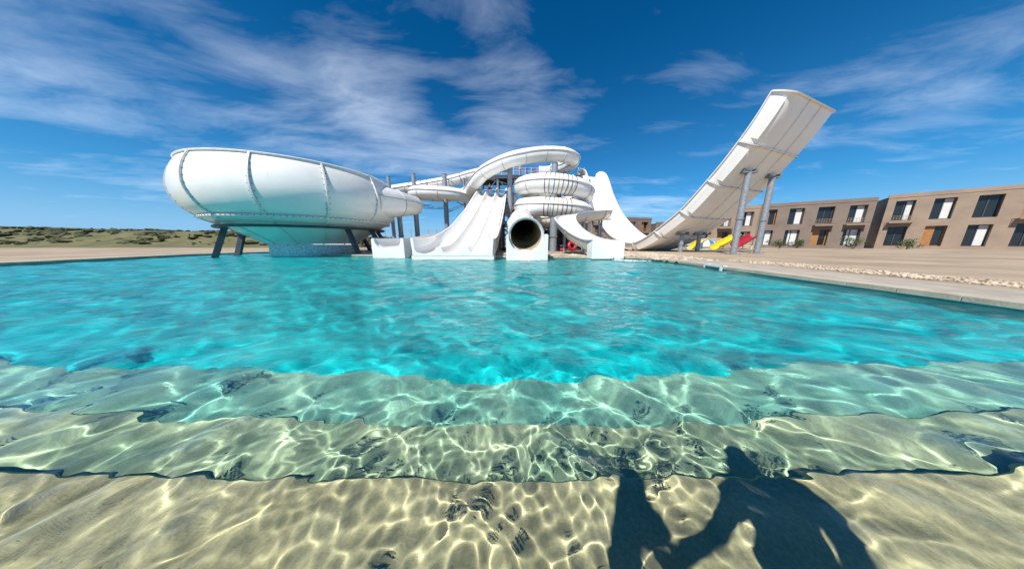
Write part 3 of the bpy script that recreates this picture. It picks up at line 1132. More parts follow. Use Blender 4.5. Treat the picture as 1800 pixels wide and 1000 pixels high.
# ------------------------------------------------------------------ half-pipe
def half_pipe():
    root = empty('half_pipe_slide', (16, 28, 0), 'wide white half-pipe slide dropping from the tower and sweeping up at the right', 'water slide')
    ctl = [(39.8, 13.0, 3.7), (38.8, 13.1, 3.7), (37.7, 12.2, 3.9), (36.5, 9.0, 4.4), (35.3, 6.2, 5.1), (33.6, 3.75, 6.0), (31.9, 2.15, 6.8), (29.9, 1.35, 7.0), (28.3, 1.15, 7.5), (26.6, 1.9, 7.8), (25.2, 2.95, 8.0),
           (23.4, 4.5, 8.0), (21.8, 6.5, 8.0), (20.4, 8.5, 8.0), (19.2, 10.6, 8.0), (18.5, 12.2, 8.0)]
    C = catmull([(12 + .38 * (38 - y), y, z, ) for y, z, w in ctl], .35)
    W = np.interp(-C[:, 1], [-c[0] for c in ctl], [c[2] for c in ctl])
    T = np.gradient(C, axis=0)
    T /= np.linalg.norm(T, axis=1)[:, None]
    side = np.array((.935, .355, 0))
    Nn = np.cross(side[None, :], T)
    Nn /= np.linalg.norm(Nn, axis=1)[:, None]
    Nn *= np.sign(Nn[:, 2])[:, None] + (Nn[:, 2:3] == 0)
    Nn[:, 2] = np.where(Nn[:, 2] < 0, -Nn[:, 2], Nn[:, 2])
    n = len(C)
    D = .95                      # depth of the trough below its rim
    rc = .95
    prof = []                    # (fraction of width or offset, depth) as (x from left, x from right flag, dz)
    for k in range(9):
        an = PI / 2 * k / 8
        prof.append(('l', rc - rc * math.cos(an), -D * math.sin(an) ** 1.0))
    for k in range(1, 6):
        prof.append(('m', k / 6, -D))
    for k in range(9):
        an = PI / 2 * (8 - k) / 8
        prof.append(('r', rc - rc * math.cos(an), -D * math.sin(an)))
    rows_o, rows_i = [], []
    for kind, a, dz in prof:
        if kind == 'l':
            x = np.full(n, a)
        elif kind == 'r':
            x = W - a
        else:
            x = rc + (W - 2 * rc) * a
        base = C + side[None, :] * x[:, None] + Nn * dz
        rows_i.append(base)
        if kind == 'l':
            ou = -side[None, :] * (1 - a / rc) * .07 - Nn * .07 * (a / rc)
        elif kind == 'r':
            ou = side[None, :] * (1 - a / rc) * .07 - Nn * .07 * (a / rc)
        else:
            ou = -Nn * .07
        rows_o.append(base + ou)
    k = len(prof)
    I = np.stack(rows_i, 1)
    O = np.stack(rows_o, 1)
    nsec = 11
    cut = [int(round(i)) for i in np.linspace(0, n - 1, nsec + 1)]

    def piece(a, b, inner, outer, name, m):
        nn = b - a + 1
        V = np.concatenate([outer[a:b + 1].reshape(-1, 3), inner[a:b + 1].reshape(-1, 3)])
        f = []
        off = nn * k
        for i in range(nn - 1):
            for j in range(k - 1):
                f.append((i * k + j, i * k + j + 1, (i + 1) * k + j + 1, (i + 1) * k + j))
                f.append((off + i * k + j, off + (i + 1) * k + j, off + (i + 1) * k + j + 1, off + i * k + j + 1))
            for j in (0, k - 1):
                f.append((i * k + j, off + i * k + j, off + (i + 1) * k + j, (i + 1) * k + j))
        for i in (0, nn - 1):
            for j in range(k - 1):
                f.append((i * k + j, i * k + j + 1, off + i * k + j + 1, off + i * k + j))
        return MB().add(V, f).build(name, m, root, True, 50)
    for a, b in zip(cut[:-1], cut[1:]):
        piece(a, b, I, O, 'trough_section', M['white'])
    # cross flanges standing off the outside
    dirs = (O - I)
    dirs /= np.linalg.norm(dirs, axis=2)[:, :, None]
    for i in cut:
        seg = np.stack([O[i] - T[i] * .05, O[i] + T[i] * .05])
        out = np.stack([O[i] + dirs[i] * .13 - T[i] * .05, O[i] + dirs[i] * .13 + T[i] * .05])
        piece(0, 1, seg + .0, out, 'cross_flange', M['rim2'])
        if 0 < i < n - 1:
            bm_ = MB()
            for j in range(2, k - 2):
                for s in (-1, 1):
                    c = O[i, j] + dirs[i, j] * .07 + T[i] * .05 * s
                    bm_.cyl(c, c + T[i] * .03 * s, .035, n=6)
            bm_.build('bolt_row', M['bolt'], root)['kind'] = 'stuff'
    # rim lips
    for j, s in ((0, -1), (k - 1, 1)):
        v, f = sweep_rail(O[:, j], np.repeat(side[None, :] * s, n, 0), Nn, .06, .22, .07)
        MB().add(v, f).build('rim_lip', M['rim2'], root, True)
    # stiffening bulge along the side walls, one per section
    for a, b in zip(cut[2:-1], cut[3:]):
        sl = slice(a + 1, b)
        Q = O[sl, 4]
        d = dirs[sl, 4]
        v, f = sweep_rail(Q, d, np.cross(T[sl], d), .03, .10, .46)
        MB().add(v, f).build('side_stiffener', M['white'], root, True, 60)
    # lengthwise seams under the bed
    for j in (10, 12):
        v, f = sweep_rail(O[:, j], -Nn, np.repeat(side[None, :], n, 0), .03, .06, .05)
        MB().add(v, f).build('bed_seam', M['rim2'], root)
    return root, C, W, O


hp_root, HC, HW, HO = half_pipe()


def hp_under(y, frac):
    """point under the half-pipe bed at station y"""
    i = int(np.argmin(np.abs(HC[:, 1] - y)))
    k = HO.shape[1]
    return HO[i, 9 + int(round(frac * 4))]


def post(x, y, z, r, label, group=None, m=None, cap=None, foot=True, arms=()):
    root = empty('support_post', (x, y, GZ), label, 'support post', group)
    m = m or M['galv']
    MB().cyl((x, y, GZ), (x, y, z), r, n=20).build('shaft', m, root, True)
    if foot:
        fo = MB().box((x, y, GZ + .03), (r * 3.4, r * 3.4, .05)).build('base_plate', m, root)
        for sx in (-1, 1):
            for sy in (-1, 1):
                MB().cyl((x + sx * r * 1.35, y + sy * r * 1.35, GZ + .055), (x + sx * r * 1.35, y + sy * r * 1.35, GZ + .12), .03, n=6).build('anchor_bolt', M['bolt'], fo)
        for j in (.45,):
            zz = GZ + (z - GZ) * j
            MB().cyl((x, y, zz - .04), (x, y, zz + .04), r * 1.25, n=20).build('splice_ring', m, root, True)
    if cap == 'tee':
        cp = MB().box((x, y, z + .02), (1.25, .4, .1)).box((x, y, z + .1), (1.25, .12, .1)).build('tee_cap', M['grey'], root)
        for s in (-1, 1):
            MB().box((x + s * .55, y, z + .18), (.16, .4, .26)).build('clamp', M['grey'], cp)
    elif cap == 'cap':
        MB().cyl((x, y, z), (x, y, z + .05), r * 1.12, n=20).build('cap', m, root, True)
    for (a, b, w) in arms:
        MB().bar(a, b, w).build('bracket_arm', M['grey'], root)
    return root


p1, p2 = hp_under(24.6, .1), hp_under(24.6, .75)
post(p1[0], p1[1], p1[2] - .48, .21, 'near one of two grey posts with tee caps under the rising half-pipe', 'half-pipe posts', cap='tee')
post(p2[0], p2[1], p2[2] - .48, .21, 'far one of two grey posts with tee caps under the rising half-pipe', 'half-pipe posts', cap='tee')
p1, p2 = hp_under(20.6, .1), hp_under(20.6, .9)
post(p1[0], p1[1], p1[2] - .48, .24, 'tall grey post under the near side of the half-pipe top at right', 'half-pipe posts', cap='tee')
post(p2[0], p2[1], p2[2] - .48, .24, 'tall grey post under the far side of the half-pipe top at right', 'half-pipe posts', cap='tee')
p1 = hp_under(33.4, .5)
post(p1[0], p1[1], p1[2] - .9, .2, 'short grey post under the half-pipe drop beside the tower', 'half-pipe posts', cap='tee')

post(14.2, 39.6, 11.6, .22, 'tall grey post under the top lip of the half-pipe beside the tower', 'half-pipe posts')


def truss(a, b, h, root, n=5, w=.07):
    """light lattice girder between two points"""
    a, b = np.array(a, float), np.array(b, float)
    up = np.array((0, 0, h))
    MB().bar(a, b, w * 1.4).build('chord', M['grey'], root)
    MB().bar(a - up, b - up, w * 1.4).build('chord', M['grey'], root)
    for k in range(n):
        p, q = a + (b - a) * k / n, a + (b - a) * (k + 1) / n
        if k % 2:
            p = p - up
        else:
            q = q - up
        MB().bar(p, q, w).build('web_bar', M['grey'], root)


# free-standing posts that carry the tubes
post(-20.0, 37.6, 11.6, .29, 'grey post rising behind the bowl, leftmost of the tall posts', cap='cap', arms=[((-20.0, 37.6, 8.2), (-19.8, 35.3, 6.6), .1)])
r_ = post(-16.9, 39.9, 12.7, .33, 'tall dark grey post beside the left bend of the slim tube', cap='cap', arms=[((-16.9, 39.9, 7.6), (-16.2, 39.4, 8.2), .14), ((-16.9, 39.9, 12.2), (-13.9, 40.6, 10.5), .09)])
truss((-16.7, 39.9, 7.6), (-11.6, 39.2, 7.4), .5, r_, 6)
truss((-19.8, 37.8, 9.3), (-17.1, 39.8, 8.6), .4, r_, 4)
r_ = post(-11.4, 39.2, 12.4, .40, 'thick grey post in the middle under the slim tube left of the lane slide', cap='cap', arms=[((-11.4, 39.2, 7.3), (-11.2, 37.2, 7.9), .16), ((-11.4, 39.2, 12.0), (-8.9, 41.0, 10.4), .09)])
truss((-11.2, 39.2, 6.6), (-8.7, 40.6, 7.9), .35, r_, 4)
post(-8.45, 40.7, 12.2, .19, 'thin dark post just left of the lane slide top', m=M['grey'], arms=[((-8.45, 40.7, 7.6), (-9.3, 38.4, 7.9), .1), ((-8.45, 40.7, 11.6), (-9.6, 42.3, 12.0), .1)])
r_ = post(-.30, 33.6, 12.3, .36, 'thick grey mast between the lane slide and the spiral tube', arms=[((-.30, 33.6, 11.2), (-1.6, 32.5, 10.9), .18), ((-.30, 33.6, 10.6), (-3.3, 34.0, 10.2), .1), ((-.30, 33.6, 9.4), (-2.9, 34.0, 10.2), .1), ((-.30, 33.6, 6.0), (1.0, 32.6, 6.6), .14)])
post(5.75, 31.5, 11.5, .42, 'thick central grey mast inside the spiral tube loops', cap='cap', arms=[((5.75, 31.5, 6.2), (5.75, 28.2, 6.75), .16), ((5.75, 31.5, 3.7), (5.75, 28.4, 4.25), .16), ((5.75, 31.5, 4.4), (9.2, 31.5, 4.0), .16), ((5.75, 31.5, 3.2), (2.3, 31.5, 3.3), .16),
     ((5.75, 31.5, 11.0), (5.9, 33.0, 12.0), .2), ((5.75, 31.5, 10.4), (8.3, 34.0, 12.1), .14)])
post(4.9, 26.3, 4.05, .42, 'stout grey post standing in front under the lower spiral loop', arms=[((4.9, 26.3, 3.6), (5.6, 27.0, 4.2), .16)])
post(10.6, 31.6, 3.7, .2, 'grey post under the right side of the lower spiral loop', cap='cap')
post(-13.15, 26.3, 4.2, .26, 'grey post under the bowl entry tube, nearer the bowl', cap='cap')
post(-12.4, 29.0, 4.7, .24, 'grey post under the outer bend of the bowl entry tube', cap='cap')
post(1.02, 24.5, 2.3, .2, 'short grey post under the straight run behind the tube mouth')


# ------------------------------------------------------------------ tower
def tower():
    root = empty('slide_tower', (5, 40, GZ), 'grey steel slide tower with dark deck and white railing at the top', 'tower')
    x0, x1, y0, y1, zt = -5.6, 11.9, 38.5, 43.0, 12.1
    for k in range(13):
        a = x0 + (x1 - x0) * k / 13
        b = x0 + (x1 - x0) * (k + 1) / 13 - .02
        MB().box(((a + b) / 2, (y0 + y1) / 2, zt - .06), (b - a, y1 - y0, .1)).build('deck_panel', M['dark'], root)
    for y in (y0 + .1, (y0 + y1) / 2, y1 - .1):
        MB().box(((x0 + x1) / 2, y, zt - .32), (x1 - x0, .16, .4)).build('deck_beam', M['dark'], root)
    for k in range(27):
        x = x0 + .3 + (x1 - x0 - .6) * k / 26
        MB().box((x, (y0 + y1) / 2, zt - .24), (.08, y1 - y0 - .3, .22)).build('joist', M['dark'], root)
    cols = (-5.3, -2.4, .5, 3.4, 6.3, 9.0, 11.6)
    for x in cols:
        for y in (y0 + .3, y1 - .3):
            MB().box((x, y, (GZ + zt - .52) / 2), (.3, .3, zt - .52 - GZ)).build('column', M['grey'], root)
    for z in (4.1, 8.2):
        for y in (y0 + .3, y1 - .3):
            for a, b in zip(cols[:-1], cols[1:]):
                MB().bar((a + .15, y, z), (b - .15, y, z), .16, .22).build('beam', M['grey'], root)
    for i, (a, b) in enumerate(zip(cols[:-1], cols[1:])):
        for z0, z1 in ((.3, 4.0), (4.3, 8.1), (8.4, 11.5)):
            y = y0 + .3
            MB().bar((a + .15, y, z0), (b - .15, y, z1), .08).build('brace', M['grey'], root)
            if i % 2:
                MB().bar((a + .15, y + .06, z1), (b - .15, y + .06, z0), .08).build('brace', M['grey'], root)
    # lattice frame under the spiral
    fx = (.2, 2.6, 4.6, 7.4, 9.4, 11.6)
    for x in fx:
        MB().box((x, 36.9, 4.6), (.22, .22, 9.0)).build('column', M['dark'], root)
    for z in (1.6, 3.4, 5.2, 7.0, 8.8):
        for a, b in zip(fx[:-1], fx[1:]):
            MB().bar((a + .11, 36.9, z), (b - .11, 36.9, z), .12).build('beam', M['dark'], root)
    for i, (a, b) in enumerate(zip(fx[:-1], fx[1:])):
        for j, z0 in enumerate((.2, 1.7, 3.5, 5.3, 7.1)):
            z1 = (1.5, 3.3, 5.1, 6.9, 8.7)[j]
            p, q = ((a + .11, 36.9, z0), (b - .11, 36.9, z1)) if (i + j) % 2 else ((a + .11, 36.9, z1), (b - .11, 36.9, z0))
            MB().bar(p, q, .07).build('brace', M['dark'], root)
    # landing for the lane slide
    MB().box((-3.2, 39.2, 8.72), (4.6, 2.2, .12)).build('landing', M['dark'], root)
    # railing
    for y in (y0 + .05, y1 - .05):
        for z in ((.6, 1.12) if y < 40 else (1.12,)):
            segs = ((x0, 6.2), (9.4, 11.4)) if y < 40 else ((x0, x1),)
            for a, b in segs:
                MB().bar((a, y, zt + z), (b, y, zt + z), .03).build('rail', M['railing'], root)
        for k in range(19):
            x = x0 + (x1 - x0) * k / 18
            if y < 40 and (6.2 < x < 9.4 or x > 11.4):
                continue
            MB().bar((x, y, zt), (x, y, zt + 1.14), .05).build('baluster_post', M['railing'], root)
    for x in (x0, x1):
        for z in (.45, .78, 1.12):
            MB().bar((x, y0, zt + z), (x, y1, zt + z), .05).build('rail', M['railing'], root)
    # zigzag stairs behind the lane slide
    xs0, xs1 = -5.0, -.6
    z = GZ
    fl = 0
    while z < zt - .4:
        yy = 44.0 + .0
        a, b = (xs0, xs1) if fl % 2 == 0 else (xs1, xs0)
        z1 = min(z + 3.0, zt)
        for s in (0, 1.1):
            MB().bar((a, yy + s, z), (b, yy + s, z1), .06, .24).build('stair_stringer', M['grey'], root)
            MB().bar((a, yy + s, z + 1.0), (b, yy + s, z1 + 1.0), .05).build('stair_rail', M['grey'], root)
        for k in range(14):
            t = (k + .5) / 14
            MB().box((a + (b - a) * t, yy + .55, z + (z1 - z) * t), (.3, 1.05, .04)).build('stair_tread', M['grey'], root)
        z = z1
        fl += 1
    return root


tower()


# ------------------------------------------------------------------ people
def skin_mesh(verts, edges, radii, sub=2):
    me = bpy.data.meshes.new('figure')
    me.from_pydata(verts, edges, [])
    ob = bpy.data.objects.new('figure', me)
    COL.objects.link(ob)
    sk = ob.modifiers.new('skin', 'SKIN')
    for i, r in enumerate(radii):
        me.skin_vertices[0].data[i].radius = (r, r) if np.isscalar(r) else r
    me.skin_vertices[0].data[0].use_root = True
    ss = ob.modifiers.new('sub', 'SUBSURF')
    ss.levels = ss.render_levels = sub
    dg = bpy.context.evaluated_depsgraph_get()
    out = bpy.data.meshes.new_from_object(ob.evaluated_get(dg))
    bpy.data.objects.remove(ob)
    out.shade_smooth()
    return out


POSES = {
    'stand': dict(sh=(.18, 0, 1.43), el=(.245, .03, 1.15), wr=(.25, -.05, .90), hip=(.09, 0, .93), kn=(.105, -.02, .50), an=(.105, .02, .09), lean=0),
    'lean': dict(sh=(.18, -.03, 1.42), el=(.27, -.16, 1.2), wr=(.16, -.36, 1.15), hip=(.09, 0, .93), kn=(.11, -.01, .50), an=(.12, .02, .09), lean=-.05),
    'sit': dict(sh=(.18, .02, .60), el=(.27, .06, .33), wr=(.28, -.18, .18), hip=(.10, 0, .11), kn=(.13, -.42, .30), an=(.12, -.80, .05), lean=0),
}


def person(loc, rz, label, pose='stand', h=1.75, top=None, bottom='tred', group=None, custom=None, fingers=False):
    p = custom or POSES[pose]
    root = empty('person', loc, label, 'person', group, rz)
    V, E, Rr = [], [], []

    def add(v, r, parent=None):
        V.append(v)
        Rr.append(r)
        if parent is not None:
            E.append((parent, len(V) - 1))
        return len(V) - 1
    hz = p['hip'][2]
    ln = p['lean']
    pel = add((0, 0, hz + .05), (.145, .10))
    sp = add((0, ln * .4, hz + .24), (.125, .09), pel)
    ch = add((0, ln, hz + .43), (.15, .10), sp)
    nk = add((0, ln * 1.1, hz + .575), .055, ch)
    hb = add((0, ln * 1.3 - .01, hz + .655), (.070, .082), nk)
    hm = add((0, ln * 1.4 - .015, hz + .735), (.074, .092), hb)
    add((0, ln * 1.4 - .005, hz + .80), (.055, .07), hm)
    add((0, ln * 1.4 - .115, hz + .70), .014, hb)
    for s in (-1, 1):
        def g(k):
            q = p[k]
            if isinstance(q, dict):
                return q[s]
            return (q[0] * s, q[1], q[2])
        a = add(g('sh'), .062, ch)
        b = add(g('el'), .043, a)
        c = add(g('wr'), .030, b)
        e, w = np.array(g('el')), np.array(g('wr'))
        d = (w - e) / np.linalg.norm(w - e)
        hand = add(tuple(w + d * .07), (.040, .022), c)
        if fingers:
            sd = np.cross(d, (0, 0, 1.0))
            sd = sd / (np.linalg.norm(sd) + 1e-6)
            up = np.cross(sd, d)
            for q, lf in zip((-.033, -.011, .011, .033), (.075, .088, .082, .062)):
                f0 = add(tuple(w + d * .10 + up * q), .0095, hand)
                f1 = add(tuple(w + d * (.10 + lf * .5) + up * q * 1.1 + sd * .012), .0085, f0)
                add(tuple(w + d * (.10 + lf * .85) + up * q * 1.1 + sd * .035), .007, f1)
            t0 = add(tuple(w + d * .035 + up * .045), .011, c)
            add(tuple(w + d * .075 + up * .075 + sd * .01), .009, t0)
        else:
            add(tuple(w + d * .16), .018, hand)
        t = add(g('hip'), .088, pel)
        k_ = add(g('kn'), .058, t)
        n_ = add(g('an'), .038, k_)
        q = g('an')
        add((q[0] * 1.05, q[1] - .15, max(.03, q[2] - .05)), (.040, .028), n_)
    me = skin_mesh(V, E, Rr, 2)
    sc_ = h / 1.75
    for v in me.vertices:
        v.co *= sc_
    zmin = min(v.co.z for v in me.vertices)
    for v in me.vertices:
        v.co.z -= zmin
    me.materials.append(M['skin'])
    body = bpy.data.objects.new('body', me)
    COL.objects.link(body)
    body.parent = root
    nrm = [v.normal.copy() for v in me.vertices]
    hz2 = (hz + .05) * sc_ - zmin

    def garment(name, m, test, off):
        used, faces = {}, []
        for pl in me.polygons:
            c = pl.center
            if test(c.x, c.y, c.z - hz2):
                fs = []
                for vi in pl.vertices:
                    if vi not in used:
                        used[vi] = len(used)
                    fs.append(used[vi])
                faces.append(fs)
        if not faces:
            return
        vs = [None] * len(used)
        for vi, k in used.items():
            vs[k] = me.vertices[vi].co + nrm[vi] * off
        g = bpy.data.meshes.new(name)
        g.from_pydata(vs, [], faces)
        g.shade_smooth()
        g.materials.append(m)
        o = bpy.data.objects.new(name, g)
        COL.objects.link(o)
        o.parent = root
    if top:
        garment('shirt', M[top], lambda x, y, z: -.02 < z < .50 and abs(x) < .24, .014)
    if pose == 'sit':
        garment('shorts', M[bottom], lambda x, y, z: z < .16 and y > -.34 and abs(x) < .24, .016)
    else:
        garment('shorts', M[bottom], lambda x, y, z: -.36 < z < .06 and abs(x) < .19, .02)
    garment('hair', M['hair'], lambda x, y, z: z > .63 and (y > ln * 1.4 - .06 or z > .74) and abs(x) < .12, .012)
    return root


PZ = 12.1
person((1.35, 39.0, PZ), R(20), 'standing attendant in yellow vest and red shorts at the tower edge', h=1.8, top='tyellow', bottom='tred')
person((2.5, 39.5, PZ), R(-70), 'person in blue top on the tower deck beside the yellow vest', h=1.62, top='tblue', bottom='tblue')
person((3.55, 39.9, PZ), R(50), 'bare-chested person in orange shorts on the tower deck', h=1.6, bottom='torange')
person((4.2, 40.3, PZ), R(-20), 'small person in red top behind the orange shorts on the deck', h=1.45, top='tred', bottom='tnavy')
person((-3.55, 36.4, 9.35), R(25), 'person in blue shorts sitting at the top of the lane slide', 'sit', 1.75, bottom='tblue')
# the photographer, whose shadow falls on the top step
cust = dict(sh={-1: (-.185, -.02, 1.43), 1: (.185, -.02, 1.43)}, el={-1: (-.225, .0, 1.16), 1: (.34, -.02, 1.22)}, wr={-1: (-.215, -.03, .90), 1: (.46, -.06, 1.06)},
            hip=(.095, 0, .93), kn=(.12, -.01, .50), an=(.13, .02, .09), lean=-.03)
person((.66, -.28, GZ + .05), PI, 'person in a white shirt at the pool edge whose shadow crosses the top step', 'stand', 1.78, 'twhite', 'tnavy', None, cust, True)
r_ = empty('shadow_post', (-.22, -.42, GZ), 'slim steel shower post added unseen at pool edge to cast a straight shadow', 'prop')  # made-up post out of view, added for the straight shadow on the top step
MB().cyl((-.22, -.42, GZ), (-.22, -.42, 1.98), .066, n=20).build('column', M['galv'], r_, True)
MB().cyl((-.22, -.42, 1.93), (-.22, -.57, 1.95), .025, n=12).build('arm', M['galv'], r_, True)
MB().cyl((-.22, -.57, 1.95), (-.22, -.57, 1.87), .03, .10, n=18).build('post_head', M['galv'], r_, True)
MB().cyl((-.22, -.42, 1.15), (-.22, -.52, 1.15), .035, n=12).build('post_stub', M['galv'], r_, True)
ph = tag(MB().box((.0, -.035, 1.205), (.078, .009, .16)).build('phone', M['rubber'], None), 'slim dark phone held up over the water by the photographer', 'phone')


# ------------------------------------------------------------------ pool fittings and splash
for i, (y, nm) in enumerate(((13.3, 'left one of two black inlet nozzles in the right pool wall'), (12.55, 'right one of two black inlet nozzles in the right pool wall'))):
    x = float(np.interp(y, [12.2, 14.2], [9.6, 9.55]))
    r_ = empty('inlet_nozzle', (x - .03, y, .04), nm, 'pool nozzle', 'black inlet nozzles')
    MB().cyl((x + .02, y, .035), (x - .09, y, .035), .10, .085, 16).build('collar', M['rubber'], r_, True)
    MB().cyl((x - .09, y, .035), (x - .14, y, .02), .06, .05, 12).build('spout', M['rubber'], r_, True)
r_ = empty('grab_rail', (9.3, 10.0, 0), 'white grab rail frame fixed to the right edge of the pool', 'grab rail')
for y in (9.55, 10.45):
    xx = float(np.interp(y, [9, 12.2], [9.35, 9.6]))
    MB().bar((xx + .12, y, .16), (xx - .12, y, .16), .07).build('arm', M['railing'], r_)
    MB().bar((xx - .12, y, .19), (xx - .12, y, -.25), .07).build('upright', M['railing'], r_)
MB().bar((9.275, 9.52, .155), (9.345, 10.48, .155), .07).build('top_bar', M['railing'], r_)

foam = mat('foam', (.85, .88, .88), .5, .1, 8, tint=(.55, .72, .75))
ico = bmesh.new()
bmesh.ops.create_icosphere(ico, subdivisions=1, radius=1)
ICO_V = np.array([v.co[:] for v in ico.verts])
ICO_F = [tuple(v.index for v in f.verts) for f in ico.faces]
ico.free()


def scatter(name, spots, m, label, cat, seed=1, jit=.35):
    r = np.random.default_rng(seed)
    mb = MB()
    vs, fs = [], []
    for x, y, z, sx, sy, sz in spots:
        v = ICO_V * (1 + r.uniform(-jit, jit, (len(ICO_V), 1)) * .6)
        a = r.uniform(0, 6.28)
        v = v * np.array((sx, sy, sz))
        v = np.stack([v[:, 0] * math.cos(a) - v[:, 1] * math.sin(a), v[:, 0] * math.sin(a) + v[:, 1] * math.cos(a), v[:, 2]], 1) + np.array((x, y, z))
        mb.add(v, ICO_F)
    o = mb.build(name, m, None, True, 60)
    o['kind'] = 'stuff'
    return tag(o, label, cat)


r = np.random.default_rng(5)
sp = []
for k in range(420):
    t = r.uniform(0, 1)
    a = r.normal(0, 1)
    x, y = 6.9 + t * 1.3 + a * (.08 + .32 * t), 15.1 - t * 1.0 + r.normal(0, .1)
    s_ = r.uniform(.012, .05)
    sp.append((x, y, max(.0, .3 * (1 - t * 3.5)) * r.uniform(.2, 1) + .01, s_ * 1.6, s_, s_ * .6))
for k in range(160):
    a = r.uniform(0, 1)
    sp.append((1.0 + r.normal(0, .4), 15.0 - abs(r.normal(0, .25)), .012, *(r.uniform(.012, .04) * np.array((1.7, 1, .5)))))
scatter('splash', sp, foam, 'white splashing foam where the chutes pour into the pool', 'splash', 3)
# pebbles round the far edge of the pool
r = np.random.default_rng(9)
sp = []


def strip(p, q, width, n, s0=.05, s1=.15):
    p, q = np.array(p, float), np.array(q, float)
    e = (q - p) / np.linalg.norm(q - p)
    nn = np.array((-e[1], e[0]))
    for _ in range(n):
        t = r.uniform(0, 1)
        c = p + (q - p) * t + nn * width * r.uniform(0, 1)
        s_ = r.uniform(s0, s1)
        sp.append((c[0], c[1], GZ + s_ * .35, s_ * r.uniform(.8, 1.3), s_ * r.uniform(.8, 1.2), s_ * r.uniform(.5, .8)))


strip((-17.0, 21.2), (-10.8, 19.6), 1.6, 420)
strip((-8.4, 19.2), (-7.3, 19.1), 1.4, 70)
strip((-1.4, 18.5), (-.5, 18.4), 2.2, 130, .06, .2)
strip((2.6, 17.9), (5.4, 17.5), 1.0, 160)
strip((5.0, 17.4), (11.6, 16.7), 1.6, 420)
strip((11.8, 17.2), (14.8, 22.8), 2.6, 380)
strip((15.0, 23.8), (12.6, 13.0), -3.6, 1500, .03, .10)
strip((14.6, 13.2), (13.6, 1.0), -1.6, 1500, .02, .06)
scatter('pebbles', sp, M['pebble'], 'pale beige pebbles bordering the far and right pool edge', 'pebbles', 6)


# ------------------------------------------------------------------ beyond the pool: fence, buildings, play pieces
root = empty('fence', (-20, 45, 0), 'dark timber post fence along the grassy bank behind the bowl', 'fence')
for k in range(34):
    x = -46 + 1.45 * k
    MB().box((x, 46.0, 1.2), (.16, .16, 2.2)).build('post', M['brownwood'], root)
for z in (.75, 1.75):
    MB().box((-22, 46.12, z), (49, .05, .14)).build('rail', M['brownwood'], root)
root = empty('wire_fence', (-14, 52, 2.5), 'thin grey wire fence along the crest of the left bank', 'fence')
for k in range(24):
    x = -45 + 2.4 * k
    MB().cyl((x, 62, 1.6), (x, 62, 4.75), .05, n=8).build('post', M['grey'], root)
for z in (3.9, 4.35, 4.7):
    MB().bar((-45, 62, z), (10.3, 62, z), .035).build('wire', M['grey'], root)


